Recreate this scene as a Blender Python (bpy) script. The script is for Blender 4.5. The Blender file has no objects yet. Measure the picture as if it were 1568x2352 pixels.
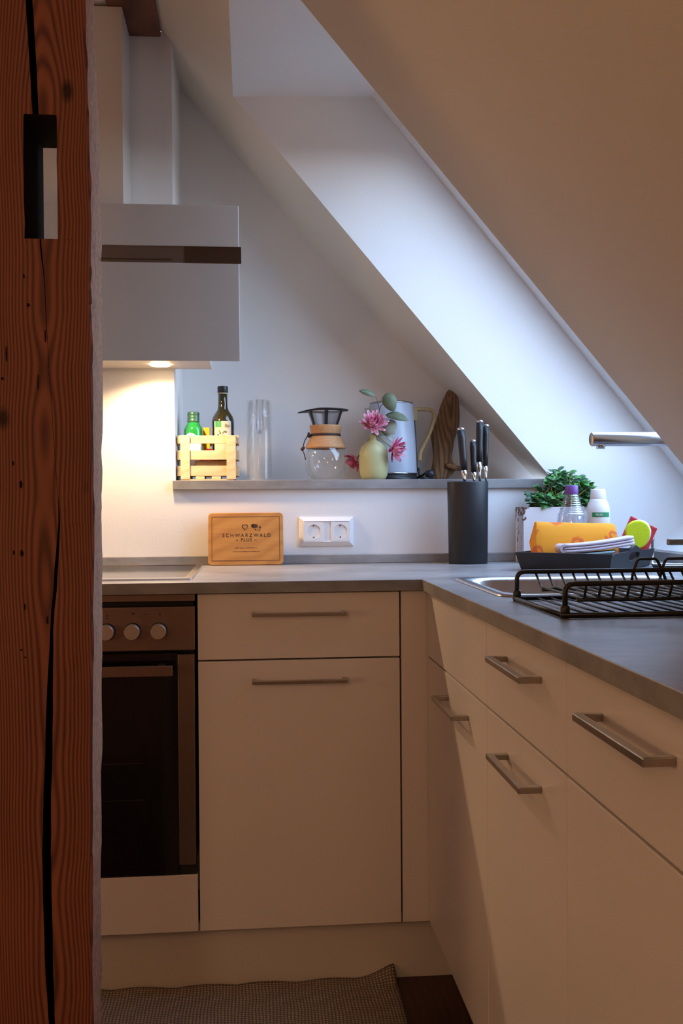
import bpy, math, random
from mathutils import Vector, Matrix
random.seed(7)
PI = math.pi
scn = bpy.context.scene
COL = scn.collection
ORG = {}                      # world position of every thing's base

# ------------------------------------------------------------------ helpers
class MB:
    """collects shapes in world metres, then links them as one mesh object"""
    def __init__(s): s.v = []; s.f = []; s.sm = []; s.mi = []
    def add(s, vs, fs, smooth=False, mi=0):
        o = len(s.v); s.v += [tuple(p) for p in vs]
        for f in fs:
            s.f.append([o+i for i in f]); s.sm.append(smooth); s.mi.append(mi)
        return s
    def box(s, x0, x1, y0, y1, z0, z1, mi=0):
        vs = [(x, y, z) for z in (z0, z1) for y in (y0, y1) for x in (x0, x1)]
        return s.add(vs, [(0,2,3,1),(4,5,7,6),(0,1,5,4),(2,6,7,3),(0,4,6,2),(1,3,7,5)], False, mi)
    def hexa(s, p, mi=0):     # 8 corners: bottom ring then top ring
        return s.add(p, [(3,2,1,0),(4,5,6,7),(0,1,5,4),(1,2,6,5),(2,3,7,6),(3,0,4,7)], False, mi)
    def quad(s, *p, mi=0): return s.add(p, [tuple(range(len(p)))], False, mi)
    def loft(s, loops, cap0=True, cap1=True, smooth=True, close=True, mi=0):
        n = len(loops[0]); vs = [p for l in loops for p in l]; fs = []
        for i in range(len(loops)-1):
            for j in range(n if close else n-1):
                k = (j+1) % n
                fs.append((i*n+j, i*n+k, (i+1)*n+k, (i+1)*n+j))
        s.add(vs, fs, smooth, mi)
        if cap0: s.add(loops[0], [tuple(reversed(range(n)))], False, mi)
        if cap1: s.add(loops[-1], [tuple(range(n))], False, mi)
        return s
    def lathe(s, prof, c, seg=48, axis=None, sx=1, sy=1, cap0=True, cap1=True, mi=0):
        """prof: (radius, height) pairs about +z at c (or about `axis`)"""
        if axis is None: ex, ey, ez = Vector((1,0,0)), Vector((0,1,0)), Vector((0,0,1))
        else:
            ez = Vector(axis).normalized(); ex = ez.orthogonal().normalized(); ey = ez.cross(ex)
        c = Vector(c)
        loops = [[c + ez*h + ex*(r*sx*math.cos(2*PI*i/seg)) + ey*(r*sy*math.sin(2*PI*i/seg)) for i in range(seg)] for r, h in prof]
        return s.loft(loops, cap0, cap1, True, True, mi)
    def tube(s, path, r, seg=10, closed=False, mi=0, flat=1.0, up=None):
        P = [Vector(p) for p in path]; n = len(P); loops = []; prev = None
        for i in range(n):
            a = P[i-1] if (i or closed) else P[i]; b = P[(i+1) % n] if (i < n-1 or closed) else P[i]
            t = (b-a).normalized()
            if prev is None:
                e = Vector(up) if up else t.orthogonal()
                e = (e - t*e.dot(t)).normalized()
            else:
                e = prev - t*prev.dot(t); e = e.normalized() if e.length > 1e-6 else t.orthogonal().normalized()
            prev = e; q = t.cross(e)
            rr = r[i] if isinstance(r, (list, tuple)) else r
            loops.append([P[i] + e*rr*math.cos(2*PI*k/seg) + q*rr*flat*math.sin(2*PI*k/seg) for k in range(seg)])
        if closed: loops.append(loops[0])
        return s.loft(loops, not closed, not closed, True, True, mi)
    def prism(s, poly, axis, a, b, mi=0, smooth=False):
        """poly in the plane across `axis`: x->(y,z)  y->(x,z)  z->(x,y)"""
        def P(u, v, w): return {'x': (w,u,v), 'y': (u,w,v), 'z': (u,v,w)}[axis]
        lo = [P(u, v, a) for u, v in poly]; hi = [P(u, v, b) for u, v in poly]
        return s.loft([lo, hi], True, True, smooth, True, mi)
    def xf(s, M, start=0):
        for i in range(start, len(s.v)): s.v[i] = tuple(M @ Vector(s.v[i]))
        return s
    def build(s, name, mat, parent=None, base=None, bevel=0, seg=2, subsurf=0, recalc=True):
        me = bpy.data.meshes.new(name)
        org = Vector(ORG[parent.name]) if parent else Vector(base if base else (0,0,0))
        me.from_pydata([Vector(p)-org for p in s.v], [], s.f); me.validate(); 
        mats = mat if isinstance(mat, (list, tuple)) else [mat]
        for m in mats: me.materials.append(m)
        if len(me.polygons) == len(s.f):
            for p, sm, mi in zip(me.polygons, s.sm, s.mi): p.use_smooth = sm; p.material_index = mi
        if recalc:
            import bmesh
            bm = bmesh.new(); bm.from_mesh(me); bmesh.ops.remove_doubles(bm, verts=bm.verts, dist=1e-6)
            bmesh.ops.recalc_face_normals(bm, faces=bm.faces); bm.to_mesh(me); bm.free()
        o = bpy.data.objects.new(name, me); COL.objects.link(o)
        if parent: o.parent = parent
        else: o.location = org
        ORG[o.name] = org
        if bevel:
            m = o.modifiers.new('bevel', 'BEVEL'); m.width = bevel; m.segments = seg; m.limit_method = 'ANGLE'; m.angle_limit = 0.6
        if subsurf:
            m = o.modifiers.new('sub', 'SUBSURF'); m.levels = subsurf; m.render_levels = subsurf
        return o

def thing(name, label, cat, loc, group=None):
    o = bpy.data.objects.new(name, None); COL.objects.link(o); o.location = loc
    o.empty_display_size = .02; ORG[o.name] = Vector(loc)
    return tag(o, label, cat, group)
def tag(o, label, cat, group=None):
    o['label'] = label; o['category'] = cat
    if group: o['group'] = group
    return o
def struct(o, label=None):
    o['kind'] = 'structure'
    if label: o['label'] = label
    return o
def rrect(cx, cy, hx, hy, r, z, n=6):
    out = []
    for sx, sy, a0 in ((1,1,0),(-1,1,90),(-1,-1,180),(1,-1,270)):
        for k in range(n+1):
            a = math.radians(a0 + 90*k/n)
            out.append((cx+sx*(hx-r)+r*math.cos(a), cy+sy*(hy-r)+r*math.sin(a), z))
    return out
def text_mesh(name, body, size, mat, parent, M, spacing=1.0, shear=0, extrude=.0002):
    cu = bpy.data.curves.new(name, 'FONT'); cu.body = body; cu.size = size; cu.align_x = 'CENTER'
    cu.space_character = spacing; cu.extrude = extrude; cu.shear = shear
    t = bpy.data.objects.new(name+'_tmp', cu); COL.objects.link(t)
    dg = bpy.context.evaluated_depsgraph_get(); dg.update()
    me = bpy.data.meshes.new_from_object(t.evaluated_get(dg))
    bpy.data.objects.remove(t); bpy.data.curves.remove(cu)
    org = Vector(ORG[parent.name])
    for v in me.vertices: v.co = (M @ v.co) - org
    me.materials.clear(); me.materials.append(mat); me.name = name
    o = bpy.data.objects.new(name, me); COL.objects.link(o); o.parent = parent; ORG[o.name] = org
    return o

# ------------------------------------------------------------------ materials
def nodes(name):
    m = bpy.data.materials.new(name); m.use_nodes = True
    nt = m.node_tree; b = nt.nodes['Principled BSDF']
    return m, nt, b
def N(nt, t, **kw):
    n = nt.nodes.new(t)
    for k, v in kw.items(): setattr(n, k, v)
    return n
def setin(n, **kw):
    for k, v in kw.items(): n.inputs[k.replace('_', ' ')].default_value = v
def rgb(c): return (c[0], c[1], c[2], 1)
def plain(name, c, rough=.5, metal=0, spec=.5, coat=0, var=.06, scale=20, bump=0, bscale=200, sss=0):
    m, nt, b = nodes(name); L = nt.links
    tc = N(nt, 'ShaderNodeTexCoord'); nz = N(nt, 'ShaderNodeTexNoise'); nz.inputs['Scale'].default_value = scale
    nz.inputs['Detail'].default_value = 4
    L.new(tc.outputs['Object'], nz.inputs['Vector'])
    r = N(nt, 'ShaderNodeValToRGB')
    r.color_ramp.elements[0].position = .3; r.color_ramp.elements[1].position = .7
    r.color_ramp.elements[0].color = rgb([x*(1-var) for x in c]); r.color_ramp.elements[1].color = rgb([min(1, x*(1+var)) for x in c])
    L.new(nz.outputs['Fac'], r.inputs['Fac']); L.new(r.outputs['Color'], b.inputs['Base Color'])
    b.inputs['Roughness'].default_value = rough; b.inputs['Metallic'].default_value = metal
    b.inputs['Specular IOR Level'].default_value = spec; b.inputs['Coat Weight'].default_value = coat
    if sss:
        b.inputs['Subsurface Weight'].default_value = sss; b.inputs['Subsurface Radius'].default_value = (.01,.01,.01)
    if bump:
        n2 = N(nt, 'ShaderNodeTexNoise'); n2.inputs['Scale'].default_value = bscale; n2.inputs['Detail'].default_value = 3
        L.new(tc.outputs['Object'], n2.inputs['Vector'])
        bp = N(nt, 'ShaderNodeBump'); bp.inputs['Strength'].default_value = bump; bp.inputs['Distance'].default_value = .002
        L.new(n2.outputs['Fac'], bp.inputs['Height']); L.new(bp.outputs['Normal'], b.inputs['Normal'])
    return m
def wood(name, dark, light, axis='Z', freq=90, centre=(0,.05), rough=.55, wob=.05, bump=.15, mix=.5, knots=0):
    """growth rings about an axis that wanders, as in sawn timber"""
    m, nt, b = nodes(name); L = nt.links
    tc = N(nt, 'ShaderNodeTexCoord'); sp = N(nt, 'ShaderNodeSeparateXYZ'); L.new(tc.outputs['Object'], sp.inputs[0])
    ax = {'X': ('Y','Z','X'), 'Y': ('X','Z','Y'), 'Z': ('X','Y','Z')}[axis]
    u, v, w = (sp.outputs[k] for k in ax)
    def math_(op, a, bb):
        n = N(nt, 'ShaderNodeMath', operation=op)
        for i, q in enumerate((a, bb)):
            if q is None: continue
            if isinstance(q, (int, float)): n.inputs[i].default_value = q
            else: L.new(q, n.inputs[i])
        return n.outputs[0]
    def noise1(sc, seed):
        n = N(nt, 'ShaderNodeTexNoise', noise_dimensions='2D'); n.inputs['Scale'].default_value = 1; n.inputs['Detail'].default_value = 2
        cb = N(nt, 'ShaderNodeCombineXYZ'); L.new(math_('MULTIPLY', w, sc), cb.inputs[0]); cb.inputs[1].default_value = seed
        L.new(cb.outputs[0], n.inputs['Vector']); return math_('SUBTRACT', n.outputs['Fac'], .5)
    du = math_('ADD', math_('SUBTRACT', u, centre[0]), math_('MULTIPLY', noise1(2.2, 3.1), wob))
    dv = math_('ADD', math_('SUBTRACT', v, centre[1]), math_('MULTIPLY', noise1(1.7, 9.7), wob*2.2))
    rr = math_('SQRT', math_('ADD', math_('MULTIPLY', du, du), math_('MULTIPLY', dv, dv)), None)
    st = N(nt, 'ShaderNodeCombineXYZ')
    L.new(math_('MULTIPLY', u, 130), st.inputs[0]); L.new(math_('MULTIPLY', v, 130), st.inputs[1]); L.new(math_('MULTIPLY', w, 4), st.inputs[2])
    nz = N(nt, 'ShaderNodeTexNoise'); nz.inputs['Scale'].default_value = 1; nz.inputs['Detail'].default_value = 5; L.new(st.outputs[0], nz.inputs['Vector'])
    ph = math_('ADD', math_('MULTIPLY', rr, freq*2*PI), math_('MULTIPLY', nz.outputs['Fac'], 1.3))
    si = math_('MULTIPLY', math_('ADD', math_('SINE', ph, None), 1.0), .5)
    fac = math_('ADD', math_('MULTIPLY', math_('POWER', si, 1.6), mix), math_('MULTIPLY', nz.outputs['Fac'], 1-mix))
    big = N(nt, 'ShaderNodeTexNoise'); big.inputs['Scale'].default_value = 3; L.new(tc.outputs['Object'], big.inputs['Vector'])
    fac2 = math_('ADD', math_('MULTIPLY', fac, .75), math_('MULTIPLY', big.outputs['Fac'], .3))
    r = N(nt, 'ShaderNodeValToRGB'); e = r.color_ramp.elements
    e[0].position = .12; e[0].color = rgb(light); e[1].position = .88; e[1].color = rgb(dark)
    L.new(fac2, r.inputs['Fac'])
    outc = r.outputs['Color']
    if knots:
        vo = N(nt, 'ShaderNodeTexVoronoi', feature='F1'); vo.inputs['Scale'].default_value = 1
        cb = N(nt, 'ShaderNodeCombineXYZ')
        L.new(math_('MULTIPLY', u, knots), cb.inputs[0]); L.new(math_('MULTIPLY', v, 1.0), cb.inputs[1]); L.new(math_('MULTIPLY', w, knots*.55), cb.inputs[2])
        L.new(cb.outputs[0], vo.inputs['Vector'])
        kr = N(nt, 'ShaderNodeValToRGB'); kr.color_ramp.elements[0].position = .05; kr.color_ramp.elements[0].color = (.16,.12,.1,1)
        kr.color_ramp.elements[1].position = .13; kr.color_ramp.elements[1].color = (1,1,1,1)
        L.new(vo.outputs['Distance'], kr.inputs['Fac'])
        mx = N(nt, 'ShaderNodeMix', data_type='RGBA', blend_type='MULTIPLY'); mx.inputs[0].default_value = 1
        L.new(outc, mx.inputs[6]); L.new(kr.outputs['Color'], mx.inputs[7]); outc = mx.outputs[2]
    L.new(outc, b.inputs['Base Color'])
    b.inputs['Roughness'].default_value = rough; b.inputs['Specular IOR Level'].default_value = .3
    bp = N(nt, 'ShaderNodeBump'); bp.inputs['Strength'].default_value = bump; bp.inputs['Distance'].default_value = .003
    L.new(fac, bp.inputs['Height']); L.new(bp.outputs['Normal'], b.inputs['Normal'])
    return m
def glassy(name, tint=(1,1,1), clear=.9, rough=.02, edge=.30):
    """thin clear glass: light passes, edges and grazing views reflect"""
    m = bpy.data.materials.new(name); m.use_nodes = True; nt = m.node_tree; L = nt.links
    for n in list(nt.nodes): nt.nodes.remove(n)
    out = N(nt, 'ShaderNodeOutputMaterial'); tr = N(nt, 'ShaderNodeBsdfTransparent'); gl = N(nt, 'ShaderNodeBsdfGlossy')
    tr.inputs['Color'].default_value = rgb(tint); gl.inputs['Roughness'].default_value = rough; gl.inputs['Color'].default_value = (1,1,1,1)
    lw = N(nt, 'ShaderNodeLayerWeight'); lw.inputs['Blend'].default_value = .25
    mr = N(nt, 'ShaderNodeMapRange'); mr.inputs['To Min'].default_value = 1-clear; mr.inputs['To Max'].default_value = edge
    L.new(lw.outputs['Fresnel'], mr.inputs['Value'])
    mx = N(nt, 'ShaderNodeMixShader'); L.new(mr.outputs[0], mx.inputs[0]); L.new(tr.outputs[0], mx.inputs[1]); L.new(gl.outputs[0], mx.inputs[2])
    L.new(mx.outputs[0], out.inputs[0]); return m

M = {}
M['wall'] = plain('wall_paint', (.80,.785,.765), .75, var=.012, scale=4, bump=.12, bscale=160)
M['roof'] = plain('roof_paint', (.82,.725,.60), .8, var=.015, scale=3, bump=.12, bscale=140)
M['wallwarm'] = plain('bounce_cut_brown', (.40,.27,.17), .8, var=.02)  # brown chosen for unseen surfaces, to cut bounced daylight
M['trimw'] = plain('frame_paint', (.80,.82,.84), .45, var=.01)
M['front'] = plain('cream_front', (.77,.71,.68), .33, var=.012, scale=6)
M['kick'] = plain('kick_front', (.66,.61,.56), .45, var=.02, scale=6)
M['carc'] = plain('carcass_white', (.6,.58,.55), .6)
M['steel'] = plain('brushed_steel', (.42,.38,.34), .34, metal=1, var=.05, scale=60)
M['ovensteel'] = plain('oven_steel', (.33,.27,.23), .36, metal=1, var=.04, scale=30)
M['sinksteel'] = plain('sink_steel', (.55,.56,.58), .28, metal=1, var=.05, scale=40)
M['chrome'] = plain('chrome', (.78,.78,.78), .12, metal=1, var=.02)
M['tapsteel'] = plain('tap_steel', (.52,.52,.54), .3, metal=1, var=.03)
M['knob'] = plain('knob_steel', (.62,.58,.53), .42, metal=.9, var=.03)
M['blackglass'] = plain('black_glass', (.008,.008,.009), .08, spec=.5, var=.0)
M['dark'] = plain('dark_gap', (.012,.011,.011), .6)
M['blackmetal'] = plain('black_coated_wire', (.012,.012,.012), .38, var=.1)
M['blackplastic'] = plain('black_plastic', (.013,.0135,.015), .45, var=.08, scale=40)
M['whiteplastic'] = plain('white_plastic', (.82,.81,.80), .3, var=.01)
M['whiteglass'] = plain('white_back_painted_glass', (.50,.515,.51), .12, var=.008, coat=.4)
M['hoodwhite'] = plain('white_hood_metal', (.60,.55,.50), .38, var=.01)
M['taupe'] = plain('taupe_strip', (.19,.16,.135), .22, metal=.5, var=.02)
M['brownglass'] = plain('brown_glass_strip', (.055,.032,.022), .1, var=.02)
M['lit_end'] = plain('spout_end_warm_lit', (.72,.60,.42), .3, metal=1, var=.08, scale=90)  # warm light on the spout end put into the steel colour

def worktop():
    m, nt, b = nodes('grey_concrete_laminate'); L = nt.links
    tc = N(nt, 'ShaderNodeTexCoord')
    a = N(nt, 'ShaderNodeTexNoise'); a.inputs['Scale'].default_value = 7; a.inputs['Detail'].default_value = 8; a.inputs['Roughness'].default_value = .65
    mp = N(nt, 'ShaderNodeMapping'); mp.inputs['Scale'].default_value = (.6,1,1.5); L.new(tc.outputs['Object'], mp.inputs[0]); L.new(mp.outputs[0], a.inputs['Vector'])
    r = N(nt, 'ShaderNodeValToRGB'); e = r.color_ramp.elements
    e[0].position = .33; e[0].color = (.18,.172,.168,1); e[1].position = .68; e[1].color = (.37,.358,.352,1)
    L.new(a.outputs['Fac'], r.inputs['Fac']); L.new(r.outputs['Color'], b.inputs['Base Color'])
    b.inputs['Roughness'].default_value = .36
    bp = N(nt, 'ShaderNodeBump'); bp.inputs['Strength'].default_value = .06; bp.inputs['Distance'].default_value = .001
    n2 = N(nt, 'ShaderNodeTexNoise'); n2.inputs['Scale'].default_value = 300; L.new(tc.outputs['Object'], n2.inputs['Vector'])
    L.new(n2.outputs['Fac'], bp.inputs['Height']); L.new(bp.outputs['Normal'], b.inputs['Normal'])
    return m
M['worktop'] = worktop()
M['post'] = wood('old_stained_timber', (.075,.022,.015), (.32,.108,.058), 'Z', 330, (.030,-.020), .6, .022, .22, .62, knots=11)
M['sawn'] = plain('rough_sawn_face', (.34,.175,.10), .85, var=.35, scale=120, bump=.9, bscale=220)
M['crackdark'] = plain('recess_shade_and_marks', (.016,.009,.007), .95, spec=.03)  # near-black for marks, and for shade inside crack and slot
M['beam'] = wood('beam_timber', (.075,.026,.014), (.24,.09,.045), 'Y', 60, (-.31,2.46), .6, .05, .2, .5)
M['board'] = wood('oiled_board', (.40,.165,.045), (.64,.31,.09), 'X', 55, (2.80,1.02), .42, .12, .05, .35)
M['cork'] = wood('collar_wood', (.47,.235,.10), (.63,.35,.16), 'X', 140, (2.95,1.27), .5, .04, .05, .3)
M['crate'] = wood('raw_pine', (.58,.39,.20), (.74,.57,.36), 'X', 110, (2.8,1.2), .6, .06, .05, .35)
M['drift'] = wood('driftwood', (.055,.026,.013), (.36,.20,.10), 'Z', 110, (.02,.02), .8, .05, .7, .45)
M['ink'] = plain('burnt_ink', (.06,.022,.008), .8)
M['floor'] = wood('dark_floor_boards', (.032,.012,.008), (.08,.03,.018), 'Y', 50, (.2,-.1), .4, .1, .1, .5)
M['kettle'] = plain('pale_blue_enamel', (.42,.46,.54), .35, var=.01)
M['tan'] = plain('tan_handle', (.36,.235,.10), .4, var=.06, scale=60)
M['mesh'] = None
M['leather'] = plain('dark_leather', (.045,.018,.012), .6)
M['vase'] = plain('olive_frosted_glass', (.53,.51,.25), .42, var=.05, scale=12, sss=.25)
M['pink'] = plain('pink_petal', (.80,.34,.43), .6, var=.35, scale=90, sss=.1)
M['magenta'] = plain('deep_pink_petal', (.62,.10,.24), .6, var=.3, scale=90)
M['stem'] = plain('green_stem', (.28,.30,.09), .6, var=.2)
M['twig'] = plain('brown_twig', (.16,.12,.08), .7)
M['euca'] = plain('eucalyptus_leaf', (.135,.165,.095), .55, var=.2, scale=50)
M['eucapale'] = plain('pale_eucalyptus_leaf', (.33,.37,.30), .6, var=.12, scale=40)
M['leaf'] = plain('fresh_green_leaf', (.10,.31,.07), .35, var=.55, scale=55)
M['leafdark'] = plain('grey_green_leaf', (.075,.17,.095), .4, var=.4, scale=50)
M['greenglass'] = plain('green_bottle_glass', (.015,.22,.04), .08, var=.15, coat=.3)
M['greencap'] = plain('green_cap', (.045,.13,.075), .35, metal=.3)
M['oliveglass'] = plain('dark_olive_glass', (.028,.024,.004), .06, var=.1, coat=.4)
M['winedark'] = plain('dark_bottle_content', (.008,.008,.012), .06, coat=.4)
M['label'] = plain('cream_label', (.60,.53,.36), .6, var=.06)
M['whitelabel'] = plain('white_label', (.78,.80,.80), .5, var=.03)
M['yellow'] = plain('yellow_carton', (.80,.46,.02), .5)
M['red'] = plain('red_foil', (.62,.03,.035), .3, var=.12, scale=60)
M['brownpaper'] = plain('brown_paper', (.42,.25,.10), .7, var=.15)
M['purple'] = plain('purple_cap', (.17,.06,.28), .4)
M['greenlabel'] = plain('green_band', (.03,.27,.10), .5)
M['lime'] = plain('lime_sponge', (.58,.66,.0), .75, var=.06, scale=200, bump=.3, bscale=500)
M['spongewhite'] = plain('white_sponge', (.75,.78,.8), .8)
M['linen'] = plain('pale_pink_cloth', (.72,.62,.68), .85, var=.04, bump=.3, bscale=500)
M['seam'] = plain('cloth_shadow_fold', (.30,.20,.26), .9)
M['teal'] = plain('grey_green_cloth', (.23,.32,.32), .85, var=.1, bump=.3, bscale=400)
M['tray'] = plain('anthracite_tray', (.026,.027,.031), .5, var=.1, scale=30)
M['glass'] = glassy('clear_glass', (.985,.99,.99), .975)
M['tubeglass'] = glassy('inner_tube_glass', (.99,.99,1), .94, edge=.6)
M['bottleplastic'] = glassy('clear_bottle', (.80,.84,.90), .80, .12)
M['pane'] = glassy('window_pane', (.97,.985,1), .95)

def mesh_filter():
    m = bpy.data.materials.new('fine_steel_mesh'); m.use_nodes = True; nt = m.node_tree; L = nt.links
    b = nt.nodes['Principled BSDF']; b.inputs['Base Color'].default_value = (.30,.29,.28,1); b.inputs['Metallic'].default_value = .7; b.inputs['Roughness'].default_value = .4
    tr = N(nt, 'ShaderNodeBsdfTransparent'); mx = N(nt, 'ShaderNodeMixShader'); mx.inputs[0].default_value = .55
    L.new(tr.outputs[0], mx.inputs[1]); L.new(b.outputs[0], mx.inputs[2]); L.new(mx.outputs[0], nt.nodes['Material Output'].inputs[0])
    return m
M['mesh'] = mesh_filter()
def orange_cloth():
    m, nt, b = nodes('orange_flower_cloth'); L = nt.links
    tc = N(nt, 'ShaderNodeTexCoord'); vo = N(nt, 'ShaderNodeTexVoronoi'); vo.inputs['Scale'].default_value = 19; vo.inputs['Randomness'].default_value = .8
    L.new(tc.outputs['Object'], vo.inputs['Vector'])
    ns = N(nt, 'ShaderNodeTexNoise'); ns.inputs['Scale'].default_value = 60; L.new(tc.outputs['Object'], ns.inputs['Vector'])
    ad = N(nt, 'ShaderNodeMath', operation='MULTIPLY_ADD'); L.new(ns.outputs['Fac'], ad.inputs[0]); ad.inputs[1].default_value = .35; L.new(vo.outputs['Distance'], ad.inputs[2])
    r = N(nt, 'ShaderNodeValToRGB'); e = r.color_ramp.elements; r.color_ramp.interpolation = 'EASE'
    e[0].position = .30; e[0].color = (.86,.29,.008,1); e[1].position = .52; e[1].color = (.88,.33,.010,1)
    x = e.new(.36); x.color = (.74,.13,.012,1); x = e.new(.46); x.color = (.76,.15,.012,1)
    L.new(ad.outputs[0], r.inputs['Fac']); L.new(r.outputs['Color'], b.inputs['Base Color']); b.inputs['Roughness'].default_value = .85
    return m
M['orange'] = orange_cloth()
def rug_mat():
    m, nt, b = nodes('jute_weave'); L = nt.links
    tc = N(nt, 'ShaderNodeTexCoord'); ns = N(nt, 'ShaderNodeTexNoise'); ns.inputs['Scale'].default_value = 9; ns.inputs['Detail'].default_value = 4
    L.new(tc.outputs['Object'], ns.inputs['Vector'])
    vm = N(nt, 'ShaderNodeVectorMath', operation='MULTIPLY_ADD'); L.new(ns.outputs['Color'], vm.inputs[0]); vm.inputs[1].default_value = (.012,.012,0); L.new(tc.outputs['Object'], vm.inputs[2])
    outs = []
    for d in ('X', 'Y'):
        w = N(nt, 'ShaderNodeTexWave', wave_type='BANDS', bands_direction=d); w.inputs['Scale'].default_value = 43; w.inputs['Distortion'].default_value = 1.2
        w.inputs['Detail'].default_value = 2; w.inputs['Detail Scale'].default_value = 3; L.new(vm.outputs[0], w.inputs['Vector']); outs.append(w.outputs['Fac'])
    mu = N(nt, 'ShaderNodeMath', operation='MULTIPLY'); L.new(outs[0], mu.inputs[0]); L.new(outs[1], mu.inputs[1])
    r = N(nt, 'ShaderNodeValToRGB'); e = r.color_ramp.elements
    e[0].position = .02; e[0].color = (.19,.14,.105,1); e[1].position = .6; e[1].color = (.56,.47,.38,1)
    L.new(mu.outputs[0], r.inputs['Fac']); L.new(r.outputs['Color'], b.inputs['Base Color']); b.inputs['Roughness'].default_value = .95
    bp = N(nt, 'ShaderNodeBump'); bp.inputs['Strength'].default_value = .8; bp.inputs['Distance'].default_value = .004
    L.new(mu.outputs[0], bp.inputs['Height']); L.new(bp.outputs['Normal'], b.inputs['Normal'])
    return m
M['rug'] = rug_mat()
def chipped():
    m, nt, b = nodes('chipped_white_paint'); L = nt.links
    tc = N(nt, 'ShaderNodeTexCoord'); ns = N(nt, 'ShaderNodeTexNoise'); ns.inputs['Scale'].default_value = 70; ns.inputs['Detail'].default_value = 4
    L.new(tc.outputs['Object'], ns.inputs['Vector'])
    sp = N(nt, 'ShaderNodeSeparateXYZ'); L.new(tc.outputs['Object'], sp.inputs[0])
    # wear sits along the top and left edge of the box (object space, base at its lower left front corner)
    d1 = N(nt, 'ShaderNodeMapRange'); L.new(sp.outputs['X'], d1.inputs['Value']); setin(d1, From_Min=0.0, From_Max=.035, To_Min=.30, To_Max=0)
    d2 = N(nt, 'ShaderNodeMapRange'); L.new(sp.outputs['Z'], d2.inputs['Value']); setin(d2, From_Min=.115, From_Max=.158, To_Min=-.12, To_Max=.10)
    a1 = N(nt, 'ShaderNodeMath', operation='ADD'); L.new(d1.outputs[0], a1.inputs[0]); L.new(d2.outputs[0], a1.inputs[1])
    a2 = N(nt, 'ShaderNodeMath', operation='ADD'); L.new(a1.outputs[0], a2.inputs[0]); L.new(ns.outputs['Fac'], a2.inputs[1])
    r = N(nt, 'ShaderNodeValToRGB'); e = r.color_ramp.elements
    e[0].position = .78; e[0].color = (.74,.69,.68,1); e[1].position = .83; e[1].color = (.13,.06,.035,1)
    L.new(a2.outputs[0], r.inputs['Fac']); L.new(r.outputs['Color'], b.inputs['Base Color']); b.inputs['Roughness'].default_value = .6
    return m
M['chipped'] = chipped()

# ------------------------------------------------------------------ room shell
WY = 2.833        # back wall plane
NY = 3.18         # back of the recess above the shelf
RY = 1.94         # near side of the skylight opening
XL, YR = -1.75, -1.9
CZ = 2.402        # flat part of the ceiling
def roofz(x): return 2.183 - 1.185*x
def framez(x): return 2.671 - 1.1925*x
SH0, SH1 = 1.1264, 1.1531       # shelf board
PX = -.2137                      # where the proud part of the back wall ends
# profile of the slope left of the skylight
LEFT = [(-.2425, 2.409), (-.2137, 2.386), (-.130, 2.312), (-.0432, 2.234)]
JUNC = [(-.2137, 2.399), (-.150, 2.3260), (-.081, 2.2476), (.1756, 1.9347), (.4044, 1.6737), (.57, 1.4944), (.7761, 1.3118), (.93, SH1)]
EDGE = [(-.2137, 2.386), (-.130, 2.312), (-.0432, 2.234), (.21, roofz(.21)), (.44, roofz(.44)), (.60, roofz(.60)), (.77, roofz(.77)), (.869, SH1)]
HEAD_F = (.357, 2.2455); SILL_F = (1.335, 1.0790); SILL_K = (1.18, .945); FSX = (2.671-SH0)/1.1925

w = MB()
w.quad(*[(x, WY, z) for x, z in [(XL,0),(1.18,0),SILL_K,SILL_F,(FSX,SH0),(.892,SH0),(PX,SH0),(XL,SH0)]])
w.quad(*[(x, WY, z) for x, z in [(XL,SH0),(PX,SH0),(PX,2.386),(-.2425,2.409),(-.37,2.46),(XL,2.46)]])
w.quad(*[(x, WY, z) for x, z in [(.892,SH0),(FSX,SH0),HEAD_F,(-.0432,2.234),(.21,roofz(.21)),(.44,roofz(.44)),(.60,roofz(.60)),(.77,roofz(.77)),(.869,SH1)]])
w.quad((PX,WY,SH0),(PX,NY,SH0),(PX,NY,2.399),(PX,WY,2.386))
w.quad(*([(PX,NY,SH0),(.95,NY,SH0)] + [(x,NY,z) for x, z in reversed(JUNC)]))
w.quad((PX,WY,SH0),(.95,WY+.0,SH0),(.95,NY,SH0),(PX,NY,SH0))
struct(w.build('wall_back', M['wall'], base=(0,WY,0), recalc=False))
w = MB(); w.quad((1.18,RY,0),(1.18,WY,0),(1.18,WY,SILL_K[1]),(1.18,RY,SILL_K[1]))
struct(w.build('wall_right', M['wall'], base=(1.18,RY,0), recalc=False))
w = MB(); w.quad((XL,YR,0),(XL,WY,0),(XL,WY,2.46),(XL,YR,2.46)); struct(w.build('wall_left', M['wallwarm'], base=(XL,YR,0), recalc=False))
w = MB(); w.quad((XL,YR,0),(1.9,YR,0),(1.9,YR,2.6),(XL,YR,2.6)); struct(w.build('wall_rear', M['wallwarm'], base=(0,YR,0), recalc=False))
w = MB(); w.quad((XL,YR,0),(1.9,YR,0),(1.9,WY,0),(XL,WY,0)); struct(w.build('floor', M['floor'], base=(0,0,0), recalc=False))
w = MB(); w.quad((XL,YR,CZ),(-.368,YR,CZ),(-.368,WY,CZ),(XL,WY,CZ)); struct(w.build('ceiling', M['wall'], base=(XL,YR,CZ), recalc=False))
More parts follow.
